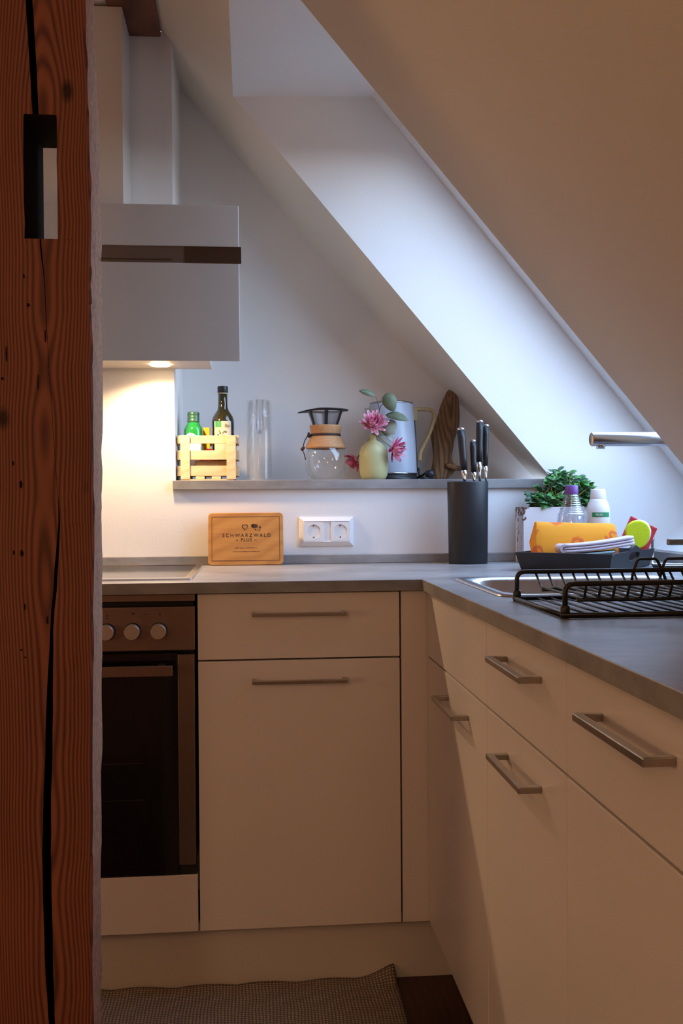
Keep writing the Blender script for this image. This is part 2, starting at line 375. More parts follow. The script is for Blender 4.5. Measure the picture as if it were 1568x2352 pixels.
# the sloping ceiling: left strip, far strip over the recess, big near slab
w = MB()
ys = [YR, 0, 1.2, RY, 2.3, WY]
w.loft([[(x, y, z) for x, z in LEFT] for y in ys], False, False, True, False)
w.loft([[(x, WY, z) for x, z in EDGE], [(x, (WY+NY)/2, (z+z2)/2) for (x, z), (x2, z2) in zip(EDGE, JUNC)] and
        [((x+x2)/2, (WY+NY)/2, (z+z2)/2+(.004 if x > -.1 else 0)) for (x, z), (x2, z2) in zip(EDGE, JUNC)], [(x, NY, z) for x, z in JUNC]], False, False, True, False)
w.quad((-.0432,YR,2.234),(1.842,YR,0),(1.842,RY,0),(-.0432,RY,2.234))
struct(w.build('ceiling_slope', M['roof'], base=(0,YR,0), recalc=False), 'painted sloping attic ceiling around the skylight')
# skylight reveal: near cheek, head and sill linings
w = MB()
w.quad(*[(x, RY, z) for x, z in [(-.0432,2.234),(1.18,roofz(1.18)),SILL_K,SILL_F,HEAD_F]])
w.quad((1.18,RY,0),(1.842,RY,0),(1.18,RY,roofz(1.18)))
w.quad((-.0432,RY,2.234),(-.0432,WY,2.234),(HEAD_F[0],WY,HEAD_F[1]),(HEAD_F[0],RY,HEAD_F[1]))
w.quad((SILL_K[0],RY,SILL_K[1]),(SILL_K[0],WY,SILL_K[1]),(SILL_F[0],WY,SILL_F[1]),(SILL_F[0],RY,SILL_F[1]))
w.mi = [1, 1, 0, 0]  # unseen near cheek gets the brown, so less daylight bounces off it
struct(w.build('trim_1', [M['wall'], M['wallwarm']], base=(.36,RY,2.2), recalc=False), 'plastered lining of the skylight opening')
# skylight window in its own sloping plane
d = Vector((SILL_F[0]-HEAD_F[0], 0, SILL_F[1]-HEAD_F[1])); LEN = d.length; d.normalize()
nrm = Vector((-d.z, 0, d.x)); nrm = nrm if nrm.z > 0 else -nrm        # outward
H0 = Vector((HEAD_F[0], 0, HEAD_F[1]))
def W(s, y, h): p = H0 + d*s + nrm*h; return (p.x, y, p.z)
def bar(mb, s0, s1, y0, y1, h0, h1):
    mb.hexa([W(s0,y0,h0),W(s1,y0,h0),W(s1,y1,h0),W(s0,y1,h0),W(s0,y0,h1),W(s1,y0,h1),W(s1,y1,h1),W(s0,y1,h1)])
win = bpy.data.objects.new('window_1', None); COL.objects.link(win); win.location = W(0, RY, 0); ORG['window_1'] = Vector(W(0, RY, 0)); struct(win, 'white framed roof window in the sloping ceiling')
f = MB()
bar(f, -.02, .115, RY-.02, WY+.02, -.004, .08); bar(f, LEN-.06, LEN+.03, RY-.02, WY+.02, -.004, .08)
bar(f, .115, LEN-.06, RY-.02, RY+.05, -.004, .08); bar(f, .115, LEN-.06, WY-.065, WY+.02, -.004, .08)
f.build('window_frame', M['trimw'], win, bevel=.002)
f = MB()
bar(f, .115, .205, RY+.05, WY-.065, .008, .06); bar(f, LEN-.13, LEN-.06, RY+.05, WY-.065, .008, .06)
bar(f, .205, LEN-.13, RY+.05, RY+.105, .008, .06); bar(f, .205, LEN-.13, WY-.145, WY-.065, .008, .06)
f.build('sash', M['trimw'], win, bevel=.002)
f = MB(); bar(f, .200, LEN-.125, RY+.10, WY-.14, .034, .038); f.build('pane', M['pane'], win)

# ------------------------------------------------------------------ timber: beam and post
b = MB(); b.box(-.3685,-.2425,YR+.02,WY-.001,2.392,2.53)
tag(b.build('ceiling_beam', M['beam'], base=(-.30,YR,2.392), bevel=.004), 'dark brown timber beam running under the ceiling beside the hood chimney', 'beam')

def post():
    y0, y1 = 1.50, 1.64; zt = 2.391
    # (z, crack centre x, half width)
    crack = [(0,-.300,.0040),(.10,-.294,.0040),(.30,-.2990,.0042),(.42,-.3035,.0060),(.56,-.3050,.0065),(.66,-.3030,.0055),(.78,-.2985,.0050),(.90,-.2950,.0022),(.99,-.2870,.0026),
             (1.06,-.2820,.0012),(1.10,-.2840,.0003),(1.30,-.2960,.0003),(1.385,-.2990,.0006),(1.43,-.3020,.0008),(1.475,-.3060,.0010),(1.66,-.3110,.0045),(1.74,-.3150,.0050),(1.83,-.3190,.0050),(2.0,-.322,.004),(2.2,-.326,.003),(zt,-.33,.002)]
    def cr(z):
        for (a, x, h), (a2, x2, h2) in zip(crack, crack[1:]):
            if a <= z <= a2:
                t = (z-a)/(a2-a); return x+(x2-x)*t, h+(h2-h)*t
        return crack[-1][1:]
    edge = [(0,-.241),(.45,-.2395),(.75,-.2365),(.95,-.2345),(1.12,-.2318),(1.38,-.2334),(1.55,-.2327),(1.83,-.2384),(2.1,-.240),(zt,-.241)]
    def lin(t, z):
        for (a, x), (a2, x2) in zip(t, t[1:]):
            if a <= z <= a2: return x+(x2-x)*(z-a)/(a2-a)
        return t[-1][1]
    back = [(0,-.250),(.46,-.2477),(.84,-.2425),(1.0,-.2412),(1.41,-.2380),(1.61,-.2388),(1.90,-.2462),(zt,-.249)]
    hz0, hz1, hx0, hx1 = 1.4755, 1.6575, -.3285, -.2808
    zs = sorted(set([0, zt, hz0, hz1] + [c[0] for c in crack] + [i*.03 for i in range(1, 80)]))
    zs = [z for i, z in enumerate(zs) if i == 0 or z-zs[i-1] > .004 or z in (hz0, hz1, zt)]
    xl = -.43; rnd = random.Random(3)
    rows = []
    for z in zs:
        c, h = cr(z); c += rnd.uniform(-.0006,.0006); re = lin(edge, z) + rnd.uniform(-.0013,.0013)
        a, bb = hx0 + (rnd.uniform(-.0008,.0008)), hx1 + rnd.uniform(-.0006,.0006)
        bb = max(bb, c+h+.004); a = min(a, c-h-.004)
        dep = .004 + min(.05, h*7)
        rows.append([(xl,y0,z),(-.39,y0+rnd.uniform(0,.001),z),(-.355,y0,z),(a,y0,z),(c-h,y0+.0004,z),(c,y0+dep,z),(c+h,y0+.0004,z),(bb,y0,z),(-.262,y0+rnd.uniform(0,.001),z),(re-.003,y0+.0008,z),(re,y0+.004,z)])
    m = MB(); nc = len(rows[0])
    for i in range(len(zs)-1):
        inhole = zs[i] >= hz0-1e-6 and zs[i+1] <= hz1+1e-6
        for j in range(nc-1):
            if inhole and 3 <= j <= 6: continue
            m.add([rows[i][j],rows[i][j+1],rows[i+1][j+1],rows[i+1][j]], [(0,1,2,3)], False, 2 if j in (4,5) and cr((zs[i]+zs[i+1])/2)[1] > .0009 else 0)
    # right face: rough sawn, several columns with jitter
    cols = [0,.12,.25,.4,.55,.7,.85,1]; rf = []
    for i, z in enumerate(zs):
        xb = lin(back, z); p0 = rows[i][-1]; rf.append([])
        for t in cols:
            jit = rnd.uniform(-.0012,.0012) if 0 < t < 1 else (rnd.uniform(-.0014,.0014) if t == 1 else 0)
            rf[-1].append((p0[0]+(xb-p0[0])*t+jit, p0[1]+(y1-p0[1])*t, z))
    for i in range(len(zs)-1):
        for j in range(len(cols)-1):
            m.add([rf[i][j],rf[i][j+1],rf[i+1][j+1],rf[i+1][j]], [(0,1,2,3)], False, 1)
    # back face with the mortise through it, left side, ends
    bx0, bx1, bz0, bz1 = -.3270, -.300, 1.5125, 1.668
    for i in range(len(zs)-1):
        za, zb = zs[i], zs[i+1]
        hole = za >= hz0-1e-6 and zb <= hz1+1e-6
        xa, xb_ = rf[i][-1][0], rf[i+1][-1][0]
        if hole:
            m.quad((xl,y1,za),(hx0,y1,za),(hx0,y1,zb),(xl,y1,zb)); m.quad((hx1,y1,za),(xa,y1,za),(xb_,y1,zb),(hx1,y1,zb))
        else: m.quad((xl,y1,za),(xa,y1,za),(xb_,y1,zb),(xl,y1,zb))
        if hole:
            m.quad((rows[i][3][0],y0,za),(rows[i+1][3][0],y0,zb),(hx0,y1,zb),(hx0,y1,za), mi=2)  # left slot wall near black, its shade put into the colour
            m.quad((rows[i][7][0],y0,za),(rows[i+1][7][0],y0,zb),(hx1,y1,zb),(hx1,y1,za), mi=0)
        m.quad((xl,y0,za),(xl,y1,za),(xl,y1,zb),(xl,y0,zb))
    m.quad((hx0-.002,y0,hz0),(hx1+.002,y0,hz0),(hx1,y1,hz0),(hx0,y1,hz0), mi=0); m.quad((hx0-.002,y0,hz1),(hx1+.002,y0,hz1),(hx1,y1,hz1),(hx0,y1,hz1), mi=2)
    m.quad(*(rows[0]+[rf[0][-1],(xl,y1,0)])); m.quad(*(rows[-1]+[rf[-1][-1],(xl,y1,zt)]))
    o = m.build('timber_post', [M['post'], M['sawn'], M['crackdark']], base=(-.33,1.57,0), recalc=False)
    return tag(o, 'old red-brown timber post with a long crack and a slot cut through', 'post')
pst = post()
for i, (px_, pz_, hw, hh) in enumerate([(-.3480,1.1460,.0012,.0035),(-.3480,1.0150,.0012,.0035),(-.3365,1.0140,.0022,.0050),(-.3370,1.1150,.0020,.0055),(-.3620,1.2700,.0018,.0022),(-.3300,1.4200,.0015,.0030),(-.3240,1.3780,.0020,.0028),
        (-.3560,1.3060,.0008,.0120),(-.3010,.9150,.0010,.0060),(-.3330,.9350,.0012,.0050),(-.3385,.8720,.0013,.0013),(-.3330,.8610,.0013,.0013),(-.3000,1.3330,.0009,.0100),(-.3110,1.2650,.0007,.0120)]):
    MB().add([(px_+hw*math.cos(2*PI*k/14)*(1+.2*math.sin(3*k+i)), 1.4996-(.0004 if k % 2 else .0002), pz_+hh*math.sin(2*PI*k/14)) for k in range(14)] + [(px_+hw*.6*math.cos(2*PI*k/14), 1.5025, pz_+hh*.6*math.sin(2*PI*k/14)) for k in range(14)],
        [tuple(range(14))]+[(k,(k+1)%14,14+(k+1)%14,14+k) for k in range(14)]+[tuple(range(27,13,-1))]).build('nail_hole', M['crackdark'], pst)

# ------------------------------------------------------------------ fitted kitchen
CT, CB = .915, .890
def cells(mb, xs, ys, mask, z0, z1):
    on = lambda i, j: 0 <= i < len(xs)-1 and 0 <= j < len(ys)-1 and (i, j) in mask
    for i, j in mask:
        x0, x1, y0, y1 = xs[i], xs[i+1], ys[j], ys[j+1]
        mb.quad((x0,y0,z1),(x1,y0,z1),(x1,y1,z1),(x0,y1,z1)); mb.quad((x0,y0,z0),(x0,y1,z0),(x1,y1,z0),(x1,y0,z0))
        if not on(i-1,j): mb.quad((x0,y0,z0),(x0,y0,z1),(x0,y1,z1),(x0,y1,z0))
        if not on(i+1,j): mb.quad((x1,y0,z0),(x1,y1,z0),(x1,y1,z1),(x1,y0,z1))
        if not on(i,j-1): mb.quad((x0,y0,z0),(x1,y0,z0),(x1,y0,z1),(x0,y0,z1))
        if not on(i,j+1): mb.quad((x0,y1,z0),(x0,y1,z1),(x1,y1,z1),(x1,y1,z0))
wt = MB()
cells(wt, [-.76,.3752,.452,.918,1.06,1.178], [.75,1.746,RY+.002,2.157,2.1864,WY-.001],
      {(1,0),(2,0),(3,0),(1,1),(3,1),(1,2),(3,2),(4,2),(1,3),(2,3),(3,3),(4,3),(0,4),(1,4),(2,4),(3,4),(4,4)}, CB, CT)
tag(wt.build('worktop', M['worktop'], base=(.3752,2.1864,CB), bevel=.0012), 'grey concrete-look worktop running round the corner under the skylight', 'worktop')
u = MB(); u.box(-.76,1.158,2.813,WY-.001,CT,.941); u.box(1.158,1.178,RY+.01,2.833-.001,CT,.941)
tag(u.build('backsplash_strip', M['worktop'], base=(0,2.813,CT), bevel=.002), 'low grey backsplash strip along the foot of the back wall', 'backsplash')
sh = MB(); sh.prism([(PX,SH0),(.890,SH0),(.867,SH1),(PX,SH1)], 'y', 2.822, NY-.002); sh.v = [(x-(.006 if x < -.2 else 0), y, z) if y < 2.83 else (x+.001,y,z) for x,y,z in sh.v]
tag(sh.build('wall_shelf', M['worktop'], base=(0,2.822,SH0), bevel=.0015), 'grey shelf board in the recess, holding the coffee maker and kettle', 'shelf')

def handle_x(parent, x0, x1, z, yf, h=.0078):          # bar across a front facing -y
    m = MB(); yb = yf-.036
    m.prism([(x0,yb),(x1,yb),(x1,yf),(x1-.009,yf),(x1-.009,yb+.010),(x0+.009,yb+.010),(x0+.009,yf),(x0,yf)], 'z', z-h/2, z+h/2)
    return m.build('handle', M['steel'], parent, bevel=.0008)
def handle_y(parent, y0, y1, z, xf, h=.009):          # bar along a front facing -x
    m = MB(); xb = xf-.033
    m.prism([(xb,y0),(xf,y0),(xf,y0+.011),(xb+.011,y0+.011),(xb+.011,y1-.011),(xf,y1-.011),(xf,y1),(xb,y1)], 'z', z-h/2, z+h/2)
    return m.build('handle', M['steel'], parent, bevel=.0012)
def carcass(t, x0, x1, y0, y1, z0, z1):
    m = MB(); k = .016
    m.box(x0,x0+k,y0,y1,z0,z1); m.box(x1-k,x1,y0,y1,z0,z1); m.box(x0+k,x1-k,y0,y1,z0,z0+k); m.box(x0+k,x1-k,y1-k,y1,z0+k,z1)
    return m.build('carcass', M['carc'], t)
FY, BY = 2.2014, 2.2014+.019
KZ = .1475
t = thing('base_cabinet', 'cream base cabinet with one drawer over a wide door beside the oven', 'cabinet', (.10,2.5,KZ))
carcass(t, -.1195,.3265,BY+.002,2.80,KZ,.888)
d_ = MB().box(-.1195,.3262,FY,BY,.7432,.8875).build('drawer', M['front'], t, bevel=.0015); handle_x(d_, -.0025,.2055,.8436,FY)
d_ = MB().box(-.1195,.3262,FY,BY,KZ,.7395).build('door', M['front'], t, bevel=.0015); handle_x(d_, -.0020,.2062,.6962,FY)
tag(MB().box(.3300,.3940,FY,BY,KZ,.8885).build('filler_panel', M['front'], base=(.362,FY,KZ), bevel=.001), 'narrow cream filler strip in the inner corner of the cabinets', 'panel')

RXF, RXB = .3897, .4087
def right_cab(name, label, ya, yb, dh, doorh):
    t = thing(name, label, 'cabinet', (.7,(ya+yb)/2,KZ))
    m = MB(); k = .016; x0, x1 = RXB+.002, .985
    m.box(x0,x1,ya,ya+k,KZ,.888); m.box(x0,x1,yb-k,yb,KZ,.888); m.box(x0,x1,ya+k,yb-k,KZ,KZ+k); m.box(x1-k,x1,ya+k,yb-k,KZ+k,.888)
    m.build('carcass', M['carc'], t)
    d1 = MB().box(RXF,RXB,ya+.0012,yb-.0012,.7432,.8875).build('drawer', M['front'], t, bevel=.0012)
    d2 = MB().box(RXF,RXB,ya+.0012,yb-.0012,KZ,.7395).build('door', M['front'], t, bevel=.0012)
    if dh: handle_y(d1, dh[0], dh[1], dh[2], RXF)
    if doorh: handle_y(d2, doorh[0], doorh[1], doorh[2], RXF)
right_cab('sink_cabinet', 'cream corner cabinet under the sink, blank drawer front over a handled door', 1.6400, 2.1985, None, (1.7810,1.9800,.6920))
right_cab('base_cabinet', 'cream cabinet under the dish rack with handles on drawer and door', 1.2155, 1.6400, (1.3190,1.5130,.8422), (1.3215,1.5115,.6920))
right_cab('base_cabinet', 'nearest cream cabinet at the right with one long drawer handle', .7600, 1.2155, (.8890,1.0925,.8417), None)
k_ = MB(); k_.box(-.76,.452,2.2514,2.2674,0,KZ-.002); k_.box(.450,.466,.76,2.2514,0,KZ-.002)
tag(k_.build('kickboard', M['kick'], base=(0,2.2514,0), bevel=.001), 'pale recessed plinth board along the floor under the cabinets', 'plinth')

# oven
OX0, OX1 = -.7200, -.1257
t = thing('built_in_oven', 'steel built-in oven with round knobs and black glass door', 'oven', (-.42,2.5,.28))
MB().box(OX0+.01,OX1-.004,BY+.012,2.79,.278,.886).build('body', M['dark'], t)
MB().box(OX0,OX1,FY,BY+.010,.8735,.8885).build('vent_strip', M['ovensteel'], t, bevel=.001)
cp = MB().box(OX0,OX1,FY-.002,BY+.010,.7662,.8618).build('control_panel', M['ovensteel'], t, bevel=.0015)
for kx in (-.2034,-.2597,-.3150,-.531,-.587,-.643):
    m = MB(); c = (kx,FY-.002,.8094)
    m.lathe([(.0185,0),(.0185,.002)], c, 40, axis=(0,-1,0))
    kb = m.build('knob_collar', M['dark'], cp)
    MB().lathe([(.0165,.002),(.0172,.006),(.0168,.019),(.0158,.0212)], c, 40, axis=(0,-1,0)).build('knob', M['knob'], cp)
m = MB(); yy = FY-.0025
for cx, cz, r in ((-.2580,.8480,.0022),(-.2012,.8455,.0020),(-.3140,.8440,.0016),(-.3140,.8380,.0016)):
    MB().lathe([(r,0),(r,.0006)], (cx,yy+.0007,cz), 12, axis=(0,-1,0)).build('symbol', M['dark'], cp)
MB().box(-.2370,-.2272,yy,yy+.001,.8448,.8462).build('symbol', M['dark'], cp)
dr = MB().box(OX0,-.1634,FY,BY+.008,.2740,.7600).build('oven_door', M['blackglass'], t, bevel=.001)
MB().box(-.1634,-.1272,FY-.001,BY+.008,.2955,.7566).build('door_frame', M['ovensteel'], dr, bevel=.001)
MB().box(-.7195,-.684,FY-.001,BY+.008,.2955,.7566).build('door_frame', M['ovensteel'], dr, bevel=.001)
m = MB(); m.box(-.674,-.1715,FY-.044,FY-.034,.7168,.7392); m.box(-.655,-.640,FY-.034,FY,.720,.736); m.box(-.205,-.190,FY-.034,FY,.720,.736)
m.build('handle', M['ovensteel'], dr, bevel=.001)
MB().box(OX0,OX1,FY+.004,BY+.006,.2735,.2950).build('bottom_rail', M['dark'], t)
m = MB()
for zz in (.44,.52): m.box(-.66,-.24,FY-.0004,FY+.0002,zz,zz+.0012)
m.build('rack_glint', plain('oven_rack_glint', (.035,.028,.024), .5), dr)  # glint of the racks put into the colour of thin strips
tag(MB().box(OX0,-.1238,FY,BY,KZ,.2725).build('oven_base_panel', M['front'], base=(-.42,FY,KZ), bevel=.0012), 'cream plinth panel filling the space below the oven', 'panel')

# hob
t = thing('hob', 'black glass hob in a steel rim set in the worktop', 'hob', (-.42,2.52,CT))
m = MB(); o1 = rrect(-.4285,2.520,.2925,.258,.006,CT); o2 = rrect(-.4285,2.520,.2925,.258,.006,CT+.004); i2 = rrect(-.4285,2.520,.277,.243,.005,CT+.005); i1 = rrect(-.4285,2.520,.277,.243,.005,CT+.001)
m.loft([o1,o2,i2,i1], False, False, False).build('hob_rim', M['chrome'], t)
MB().loft([rrect(-.4285,2.52,.277,.243,.005,CT+.0005),rrect(-.4285,2.52,.277,.243,.005,CT+.0038)], True, True, False).build('glass_plate', M['blackglass'], t)

# sink, tap
t = thing('sink', 'stainless steel inset sink basin behind the black dish rack', 'sink', (.685,1.95,CT))
cx, cy = .685, 1.9515
m = MB(); m.loft([rrect(cx,cy,.245,.2175,.035,CT+.0005),rrect(cx,cy,.244,.2165,.035,CT+.0045),rrect(cx,cy,.225,.198,.06,CT+.004),rrect(cx,cy,.221,.194,.062,CT-.004),rrect(cx,cy,.205,.180,.06,CT-.13),rrect(cx,cy,.185,.160,.05,CT-.150)], False, True, True)
m.build('basin', M['sinksteel'], t)
MB().lathe([(.042,0),(.042,.003),(.03,.002),(.0,.002)], (cx,cy,CT-.150), 32, cap1=False).build('drain', M['chrome'], t)
t = thing('kitchen_tap', 'steel kitchen tap with a straight horizontal spout beneath the skylight', 'tap', (.968,2.10,CT))
TX, TY = .968, 2.10
MB().lathe([(.028,0),(.028,.006),(.0235,.008),(.0235,.32),(.022,.326),(.0,.327)], (TX,TY,CT), 40, cap1=False).build('tap_body', M['tapsteel'], t)
sp = MB().lathe([(.0145,0),(.0151,.002),(.0151,.225)], (.7325,TY,1.2195), 36, axis=(1,0,0), cap0=False).build('spout', M['tapsteel'], t)
MB().lathe([(.0,-.0012),(.0125,-.0012),(.0145,.0002)], (.7325,TY,1.2195), 36, axis=(1,0,0), cap1=False).build('spout_end', M['lit_end'], sp)['label'] = 'end disc with warm light in its colour'
MB().lathe([(.0095,0),(.0095,.016)], (.7535,TY,1.1985), 24).build('aerator', M['chrome'], sp)
MB().box(.9022,.95,TY-.009,TY+.009,.9885,1.0025).build('lever', M['taupe'], t, bevel=.003)

# ------------------------------------------------------------------ range hood
t = thing('range_hood', 'white glass range hood above the hob', 'hood', (-.467,2.7,1.465))
HXR, HXL = -.0268, -.907
MB().prism([(2.665,1.4655),(2.832,1.4655),(2.832,1.832),(2.545,1.832),(2.562,1.74),(2.572,1.70)], 'x', -.826, -.108).build('hood_body', M['hoodwhite'], t, bevel=.002)
def slab(y0, z0, y1, z1, xa, xb, th=.007):
    n = Vector((0, -(z1-z0), (y1-y0))).normalized(); n = n if n.y < 0 else -n
    a, b2 = Vector((0,y0,z0)), Vector((0,y1,z1)); m = MB()
    p = [a, b2, b2+n*th, a+n*th]
    return m.loft([[(xa,q.y,q.z) for q in p],[(xb,q.y,q.z) for q in p]], True, True, False)
slab(2.660,1.4650, 2.570,1.7020, HXL, HXR).build('glass_panel', M['whiteglass'], t, bevel=.002)
slab(2.556,1.7395, 2.532,1.8370, HXL, HXR).build('glass_panel', M['whiteglass'], t, bevel=.002)
st = slab(2.567,1.700, 2.556,1.7400, HXL, -.1640, .003).build('control_strip', M['taupe'], t)
slab(2.567,1.700, 2.556,1.7400, -.1640, -.0215, .004).build('strip_end', M['brownglass'], t)['label'] = 'dark brown right end of the strip'
slab(2.5635,1.7070, 2.5630,1.7085, HXL, -.197, .004).build('slot_line', M['dark'], st)
ch = MB().box(-.607,-.3285,2.662,2.832,1.833,2.3905).build('chimney_cover', M['hoodwhite'], t, bevel=.001)
MB().box(-.6075,-.328,2.6612,2.832,2.318,2.3195).build('cover_joint', M['kick'], ch)
lampm = bpy.data.materials.new('warm_lamp'); lampm.use_nodes = True
lb = lampm.node_tree.nodes['Principled BSDF']; lb.inputs['Emission Color'].default_value = (1,.70,.36,1); lb.inputs['Emission Strength'].default_value = 30
LAMPS = [(-.243,2.735), (-.69,2.735)]
for lx, ly in LAMPS:
    MB().lathe([(.026,0),(.026,.004)], (lx,ly,1.4612), 32).build('lamp', lampm, t)

# ------------------------------------------------------------------ double socket
t = thing('wall_socket', 'white double power socket on the wall between board and knife block', 'socket', (.211,WY,1.006))
def rect(x0, x1, z0, z1, y): return [(x0,y,z0),(x1,y,z0),(x1,y,z1),(x0,y,z1)]
m = MB(); x0, x1, z0, z1 = .1335,.2885,.9648,1.0476
m.loft([rect(x0,x1,z0,z1,WY-.0005),rect(x0,x1,z0,z1,WY-.004),rect(x0+.0135,x1-.0135,z0+.0125,z1-.0125,WY-.012),rect(x0+.0165,x1-.0165,z0+.0135,z1-.0135,WY-.009)], False, True, False)
m.build('socket_frame', M['whiteplastic'], t, bevel=.0006)
for cx in (.1748,.2505):
    cz = 1.0062; y = WY-.0095; m = MB(); h = .0272; n = 40
    outer = []; 
    for i in range(n):
        a = 2*PI*i/n; c_, s_ = math.cos(a), math.sin(a); k = h/max(abs(c_), abs(s_)); outer.append((cx+c_*k, y-.002, cz+s_*k))
    ring = lambda r, yy: [(cx+r*math.cos(2*PI*i/n), yy, cz+r*math.sin(2*PI*i/n)) for i in range(n)]
    m.loft([[(p[0],y+.003,p[2]) for p in outer], outer, ring(.0198,y-.002), ring(.0185,y+.007)], False, True, False)
    ins = m.build('socket_insert', M['whiteplastic'], t)
    m = MB()
    for sx in (-.0085,.0085): m.lathe([(.0030,0),(.0030,.001)], (cx+sx,y+.0066,cz), 16, axis=(0,-1,0))
    m.lathe([(.0013,0),(.0013,.001)], (cx,y+.0066,cz), 12, axis=(0,-1,0))
    m.build('contact_hole', M['dark'], ins)
    for sz in (-1,1): MB().box(cx-.002,cx+.002,y-.001,y+.006,cz+sz*.0165-.0022,cz+sz*.0165+.0022).build('earth_clip', M['steel'], ins)

# ------------------------------------------------------------------ cutting board leaning on the wall
t = thing('cutting_board', 'wooden board with burnt lettering leaning on the wall beside the hob', 'cutting board', (-.0175,2.78,CT))
ang = math.radians(-7.5); BM = Matrix.Translation((-.0170,2.779,CT+.0005)) @ Matrix.Rotation(ang, 4, 'X')
m = MB(); bw, bh, bt = .1045, .1475, .016
def rr2(hx, h, r, y, off=0):
    return [(p[0], y, p[1]) for p in rrect(0, h/2, hx, h/2-off, r, 0, 6)]
m.loft([rr2(bw-.002,bh,.010,0,.002),rr2(bw,bh,.012,.003),rr2(bw,bh,.012,bt-.003),rr2(bw-.002,bh,.010,bt,.002)], True, True, True).xf(BM)
m.build('board', M['board'], t)
g = MB(); gx, g0, g1, gw = .0945, .0125, .1365, .0016
for a in ((-gx,gx,g0,g0+gw),(-gx,gx,g1-gw,g1),(-gx,-gx+gw,g0,g1),(gx-gw,gx,g0,g1)): g.box(a[0],a[1],-.0003,.0005,a[2],a[3])
g.xf(BM); g.build('juice_groove', plain('groove_shade', (.17,.065,.022), .7), t)  # flat strips, the groove's shade put into their colour
TB = BM @ Matrix.Translation((.0025,-.0003,0)) @ Matrix.Rotation(PI/2, 4, 'X')
text_mesh('lettering', 'SCHWARZWALD', .0136, M['ink'], t, TB @ Matrix.Translation((0,.0795,0)), 1.42)
text_mesh('lettering', '~ PLUS ~', .0118, M['ink'], t, TB @ Matrix.Translation((-.002,.0675,0)), 1.3, .25)
lines = plain('faint_burn', (.22,.085,.03), .8)
m = MB(); rnd = random.Random(5)
for zc_, xa, xb in ((.0475,-.031,.030),(.0375,-.037,.037)):     # two lines of script too small to read
    x = xa
    while x < xb:
        wd = rnd.uniform(.0012,.0030); hh = rnd.uniform(.0012,.0030)
        m.box(x,x+wd*.55,-.0003,.0003,zc_,zc_+hh); m.box(x,x+wd,-.0003,.0003,zc_+hh*.4,zc_+hh*.4+.0006)
        x += wd+rnd.choice((.0005,.0006,.0007,.0022))
m.xf(BM @ Matrix.Translation((.0015,0,0))); m.build('small_script', lines, t)
m = MB(); hp = []
for i in range(24):
    a = 2*PI*i/24; hp.append((  .0086*(math.sin(a)**3), .0078*(13*math.cos(a)-5*math.cos(2*a)-2*math.cos(3*a)-math.cos(4*a))/13))
def outline(pts, k): return [(x*k, z*k) for x, z in pts]
oc = Vector((-.0025,0,.1070))
m.loft([[(x+oc.x,-.0004,z+oc.z) for x, z in hp], [(x*.72+oc.x+.0006,-.0004,z*.72+oc.z) for x, z in hp]], False, False, False)
for cx, cz, rx, rz in ((.0245,.1095,.0095,.0058),(.0395,.1055,.0030,.0030),(.0270,.0995,.0024,.0018),(.0340,.0985,.0012,.0020),(.0385,.0980,.0014,.0022),(.0195,.1105,.004,.005)):
    m.add([(cx+rx*math.cos(2*PI*i/16),-.0004,cz+rz*math.sin(2*PI*i/16)) for i in range(16)], [tuple(range(16))])
m.xf(BM); m.build('burnt_emblem', M['ink'], t)

# ------------------------------------------------------------------ knife block and knives
t = thing('knife_block', 'tall black oval knife block standing in front of the wall', 'knife block', (.600,2.737,CT))
KC = (.600,2.737,CT)
MB().lathe([(.0530,0),(.0542,.002),(.0575,.226),(.0570,.2285),(.054,.2285),(.0535,.222),(.0,.222)], KC, 64, sy=.80, cap1=False).build('block', M['blackplastic'], t)
ZT = CT+.2285
def knife(label, top, bot, w, y):
    t = thing('kitchen_knife', label, 'knife', (bot[0],y,ZT), 'knives in the black block')
    a = Vector((top[0],y,top[1])); b2 = Vector((bot[0],y,bot[1])); ax = (a-b2).normalized(); L = (a-b2).length
    def ell(c, rx, ry, n=20): return [c+Vector((rx*math.cos(2*PI*i/n), ry*math.sin(2*PI*i/n), 0)) for i in range(n)]
    h = w/2
    MB().loft([ell(b2, h*.86, h*.95), ell(b2+ax*L*.3, h*.9, h*1.0), ell(b2+ax*L*.75, h, h*1.15), ell(a-ax*.007, h*.95, h*1.1)], True, True, True).build('handle', M['blackplastic'], t)
    MB().loft([ell(a-ax*.007, h*.93, h*1.08), ell(a-ax*.0015, h*.93, h*1.08), ell(a, h*.75, h*.9)], True, True, True).build('end_cap', M['chrome'], t)
    m = MB(); e = Vector((b2.x+.003, y, ZT-.012))
    m.loft([ell(b2+ax*.001, h*.8, h*.9), ell(b2.lerp(e,.25), h*.78, h*.85), ell(b2.lerp(e,.55)+Vector((-.001,0,0)), h*.42, h*.8), ell(e, h*.22, h*1.1)], True, True, True)
    m.build('bolster', M['chrome'], t)
knife('leftmost black-handled knife, tilted left in the block', (.5782,1.2925), (.5868,1.1760), .0225, 2.722)
knife('shortest black-handled knife in the middle of the block', (.6125,1.2594), (.6145,1.1700), .0182, 2.724)
knife('tallest black-handled knife, third from the left in the block', (.6375,1.3153), (.6345,1.2000), .0200, 2.745)
knife('rightmost black-handled knife with a curved steel bolster', (.6570,1.3043), (.6540,1.1885), .0172, 2.752)

# ------------------------------------------------------------------ shelf items
SZ = SH1
